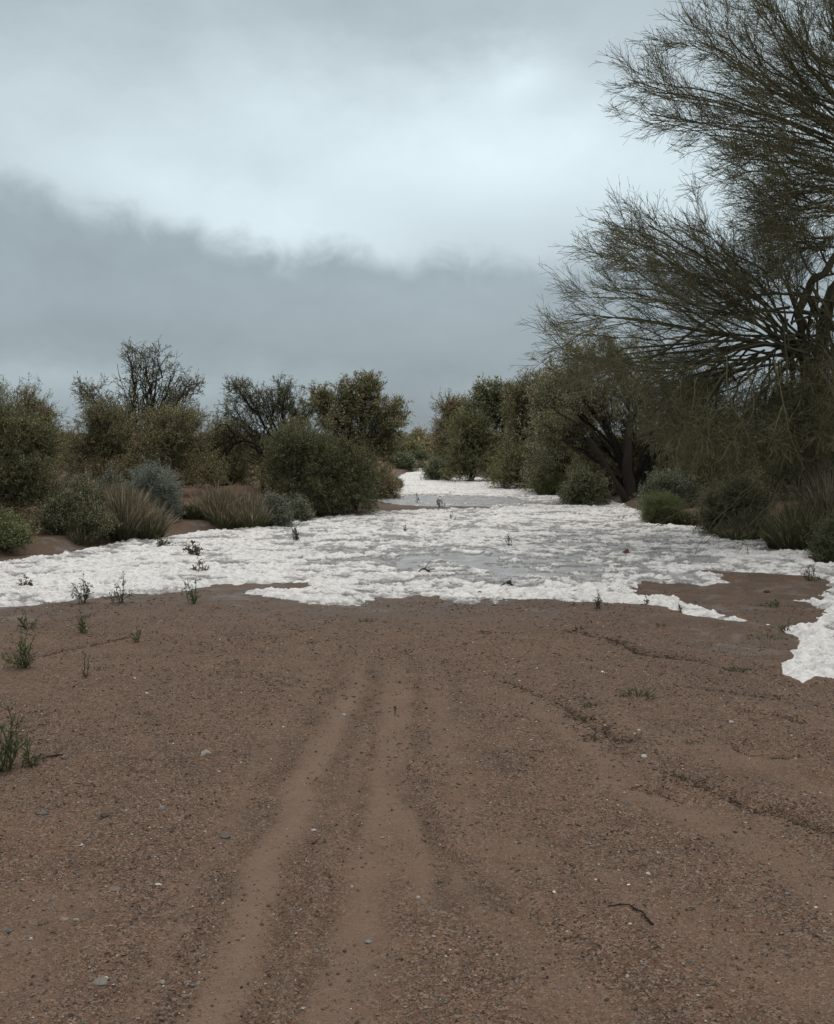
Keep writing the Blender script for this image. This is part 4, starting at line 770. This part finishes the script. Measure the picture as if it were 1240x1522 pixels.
ST = [(305, 1126, 17, 9, (.42, .37, .33), 'pale flat angular stone right of the big left weed'), (240, 1205, 11, 7, (.30, .30, .30), 'grey pebble below the pale angular stone'), (242, 1203 + 260, 8, 5, (.5, .47, .43), 'tiny pale pebble in the lower left gravel'),
      (152, 1463, 26, 7, (.24, .22, .20), 'flat grey stone near the bottom left corner'), (158, 1458, 8, 5, (.72, .70, .67), 'small white stone on the flat grey stone, bottom left'), (235, 1317, 9, 4, (.75, .73, .7), 'bright white sliver on the lower left sand'),
      (336, 1245, 16, 8, (.10, .14, .14), 'dark teal stone left of the wheel track'), (242, 1206 + 0, 4, 3, (.3, .3, .3), 'tiny grey pebble touching the grey pebble on the left'), (155, 1217, 14, 9, (.10, .085, .075), 'dark brown stone left of the grey pebble'),
      (62, 1214, 18, 5, (.12, .13, .12), 'flat dark grey stone at the left'), (957, 1126, 8, 6, (.78, .76, .73), 'bright white pebble on the right sand'), (170, 1323, 20, 4, (.21, .15, .12), 'flat brown stone on the lower left sand'),
      (215, 1355, 8, 7, (.40, .36, .32), 'pale stone below the white sliver'), (98, 1132, 13, 7, (.22, .21, .21), 'grey stone beside the stick at the left'), (15, 1386, 14, 6, (.10, .13, .13), 'teal grey stone at the left edge'), (46, 1398, 6, 5, (.78, .76, .74), 'white pebble at the lower left edge'),
      (114, 1372, 9, 5, (.45, .40, .35), 'pale pebble left of the white sliver, lower'), (95, 1371, 14, 4, (.33, .26, .2), 'long tan stone in the lower left'), (547, 1395, 11, 5, (.26, .29, .30), 'blue-grey stone at the bottom centre'), (468, 1247, 10, 8, (.12, .08, .06), 'reddish clod in the dark wheel rut'),
      (467, 1230, 9, 4, (.5, .5, .5), 'light chip above the reddish clod'), (512, 1065, 7, 4, (.6, .58, .55), 'light chip at the top of the wheel track'), (931, 825, 12, 14, (.11, .055, .035), 'red-brown angular rock on the white ground'), (1087, 1075, 7, 4, (.7, .68, .65), 'white chip on the far right sand'),
      (218, 1030, 5, 4, (.8, .78, .75), 'small white pebble high on the left sand'), (200, 1007, 4, 3, (.7, .68, .65), 'tiny white pebble higher on the left sand'), (420, 958, 5, 5, (.45, .40, .36), 'pale pebble near the damp sand'), (825, 1021, 8, 6, (.33, .27, .23), 'tan pebble right of centre'),
      (766, 1251, 6, 5, (.5, .47, .43), 'pale chip on the centre right sand'), (645, 1395, 6, 4, (.55, .52, .5), 'pale chip at the bottom, right of centre'), (622, 1335, 6, 5, (.7, .68, .65), 'white chip in the lower middle'), (240, 1240 + 270, 9, 5, (.2, .16, .13), 'brown pebble at the very bottom left'),
      (1196, 1190, 8, 4, (.5, .47, .44), 'pale chip near the right edge'), (300, 1385, 6, 4, (.28, .25, .22), 'grey chip in the lower left middle'), (650, 1482, 7, 6, (.3, .28, .26), 'grey pebble at the bottom centre'), (930, 1188, 12, 7, (.16, .16, .15), 'grey stone in a rill, right of centre')]
for i, (px, py, a_, b_, c_, lb) in enumerate(ST): stone(lb, px, py, a_, b_, c_, 400 + i)
def stick(label, pts, r, c, seed, lift=.0, cat='stick', sm=.003, n=16):
    rng = np.random.default_rng(seed); G = np.array([gnd(x, y) for x, y in pts]); tt = np.linspace(0, len(G) - 1, n); P_ = np.stack([np.interp(tt, np.arange(len(G)), G[:, k_]) for k_ in range(3)], 1)
    P_[:, :2] += rng.normal(size=(n, 2)) * sm; P_[:, 2] = zga(P_[:, 0], P_[:, 1]) + r * .5 + lift * np.sin(np.linspace(0, math.pi, n)); mb = MB()
    rr = r * (1 - .6 * np.linspace(0, 1, n)[::-1]) * rng.uniform(.8, 1.2, n); tubes(mb, P_[None], rr[None], 6, c, rng)
    A_, B_ = grow(P_[None], rr[None], 4, .2, .9, (30, 60), r * 8, 3, .15, (0, 0, -.02), .6, rng, r * .2); A_[:, :, 2] = np.maximum(A_[:, :, 2], P_[:, 2].min()); tubes(mb, A_, B_, 4, c, rng)
    return tag(mb.build('stick', M_BARK, origin=P_[0]), label, cat, 'sticks lying about')
stick('black bent twig curving down on the lower right sand', [(905, 1346), (935, 1349), (950, 1357), (962, 1368), (970, 1377)], .0042, (.016, .02, .014), 501, .006)
stick('short dark stick lying on the sand right of the big left weed', [(58, 1129), (75, 1127), (93, 1125)], .005, (.04, .03, .022), 502, .004)
stick('thin dry stick on the left sand below the short dark one', [(112, 1172), (130, 1168), (140, 1167)], .002, (.08, .055, .04), 503)
stick('brown stick lying on the white ground, centre', [(618, 858), (628, 853), (640, 852)], .016, (.10, .06, .035), 504, .06)
stick('dark stick on the front part of the white ground', [(740, 878), (750, 876), (762, 872)], .012, (.04, .034, .028), 505, .06)
stick('short upright-looking black twig in the centre of the sand', [(587, 1065), (588, 1058), (587, 1053)], .004, (.03, .026, .02), 506, .02)
stick('thin curved stem arching out of the white ground near the right bank', [(862, 748), (866, 742), (872, 741)], .012, (.06, .055, .045), 507, .35)
for i, (px, py, lb) in enumerate([(757, 870, 'dark clod on the front part of the white ground'), (657, 872, 'small dark clod on the white ground, centre'), (714, 884, 'brown clod at the front edge of the white ground'), (1140, 880, 'dark clod on the brown island'), (800, 862, 'little dark clod on the white ground right of centre')]):
    stone(lb, px, py, 9, 6, (.05, .045, .035), 520 + i, cat='clod', name='clod', up=.7)

# dark litter caught in the rills and scattered over the sand
rng = np.random.default_rng(600); mb = MB(); P_ = []
for pts, wd, dp, dk in RILLS:
    p = np.array(pts); L = np.hypot(*(p[1:] - p[:-1]).T).sum(); n = int(L * 330 * dk); u = rng.uniform(0, len(p) - 1.001, n); i_ = u.astype(int); fr = (u - i_)[:, None]
    P_.append(p[i_] * (1 - fr) + p[i_ + 1] * fr + rng.normal(size=(n, 2)) * wd * 1.3)
c_ = W2([(860, 1065), (880, 1090), (910, 1100), (855, 1050)])
for cxy in c_: P_.append(np.array(cxy) + rng.normal(size=(60, 2)) * [.12, .16])
n = 5200; yy = 3 + 8 * rng.uniform(0, 1, n) ** .8; xx = rng.uniform(-.45, .5, n) * yy; kp = fbm(xx * 1.5, yy * 1.5, 91, 4) > .5; P_.append(np.stack([xx, yy], 1)[kp])
n = 900; yy = rng.uniform(9, 30, n); xx = rng.uniform(-.45, .45, n) * yy; P_.append(np.stack([xx, yy], 1)[(snow_sd(xx, yy) > 0)])
P_ = np.concatenate(P_); n = len(P_); z = zga(P_[:, 0], P_[:, 1]); a = rng.uniform(0, 6.28, n); l_ = rng.uniform(.006, .03, n) * (.5 + P_[:, 1] * .09)
D = np.stack([np.cos(a), np.sin(a), rng.normal(size=n) * .12], 1) * l_[:, None]; A = np.stack([P_[:, 0], P_[:, 1], z + .003 + .022 * (snow_sd(P_[:, 0], P_[:, 1]) > .05)], 1)
tubes(mb, np.stack([A, A + D * .5 + rng.normal(size=(n, 3)) * .002, A + D], 1), np.tile([[.0022, .002, .0012]], (n, 1)) * (.6 + P_[:, 1:2] * .07), 3, np.array([.035, .03, .02]) * np.exp(rng.normal(size=(n, 1)) * .4), rng)
tag(mb.build('litter', M_TWIG), 'dark bits of plant litter scattered over the sand and caught in the rills', 'litter', kind='stuff')

# gravel
rng = np.random.default_rng(700); OV = np.array([(1, 0, 0), (-1, 0, 0), (0, 1, 0), (0, -1, 0), (0, 0, 1), (0, 0, -1)], float)
OF = np.array([(0, 2, 4), (2, 1, 4), (1, 3, 4), (3, 0, 4), (2, 0, 5), (1, 2, 5), (3, 1, 5), (0, 3, 5)])
n = 150000; yy = 2.3 * np.exp(rng.uniform(0, 1, n) ** .95 * math.log(10.2 / 2.3)); xx = rng.uniform(-.52, .52, n) * (yy + .6)
dens = fbm(xx * 1.6, yy * 1.6, 92, 4); keep = rng.uniform(size=n) < ss(dens, .30, .62) * .9 + .1
ii = np.clip(np.searchsorted(ys, yy), 0, ny - 1); jj = np.clip(np.searchsorted(xs, xx), 0, nx - 1); keep &= rng.uniform(size=n) > trk[ii, jj] * .8; keep &= sdg[ii, jj] < -.03
xx, yy = xx[keep], yy[keep]; n = len(xx); sz = .0016 * np.exp(np.minimum(rng.exponential(.38, n), 1.5)) * (.6 + .12 * yy)
v = OV[None] * rng.uniform(.6, 1.3, (n, 6, 1)) * sz[:, None, None] * np.array([1.2, 1, .7]) + rng.normal(size=(n, 6, 3)) * (sz * .15)[:, None, None]
a = rng.uniform(0, 6.28, n)[:, None]; vx = v[:, :, 0] * np.cos(a) - v[:, :, 1] * np.sin(a); vy = v[:, :, 0] * np.sin(a) + v[:, :, 1] * np.cos(a)
v = np.stack([vx + xx[:, None], vy + yy[:, None], v[:, :, 2] + zga(xx, yy)[:, None] + (sz * .3)[:, None]], -1)
pc = np.array([(.16, .10, .075), (.11, .07, .05), (.22, .15, .11), (.06, .045, .04), (.17, .17, .17), (.12, .13, .125), (.28, .21, .165), (.5, .45, .4)]); pw = np.array([.26, .2, .18, .14, .07, .05, .08, .02])
c = pc[rng.choice(8, n, p=pw / pw.sum())] * np.exp(rng.normal(size=(n, 1)) * .2)
mb = MB(); mb.add(v.reshape(-1, 3), T=(OF[None] + (np.arange(n) * 6)[:, None, None]).reshape(-1, 3), C=np.repeat(c, 6, 0))
tag(mb.build('gravel', mat_attr('gravel', .8, .25)), 'fine mixed gravel sprinkled over the brown sand', 'gravel', kind='stuff')

# distant low hills
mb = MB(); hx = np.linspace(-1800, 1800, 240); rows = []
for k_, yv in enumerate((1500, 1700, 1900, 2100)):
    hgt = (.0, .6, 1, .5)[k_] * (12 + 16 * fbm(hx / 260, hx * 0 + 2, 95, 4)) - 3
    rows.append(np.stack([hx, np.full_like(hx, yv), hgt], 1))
I = np.arange(4 * 240).reshape(4, 240); mb.add(np.stack(rows), Q=np.stack([I[:-1, :-1], I[:-1, 1:], I[1:, 1:], I[1:, :-1]], -1), C=(.16, .18, .19))  # blue-grey base colour paints in the haze of distance
tag(mb.build('hills', mat_attr('hazy_hill', .9, .1), smooth=True), kind='structure')

for o in bpy.data.objects:
    if '_o' in o: del o['_o']
print('objects', len(bpy.data.objects), 'faces', sum(len(m.polygons) for m in bpy.data.meshes))
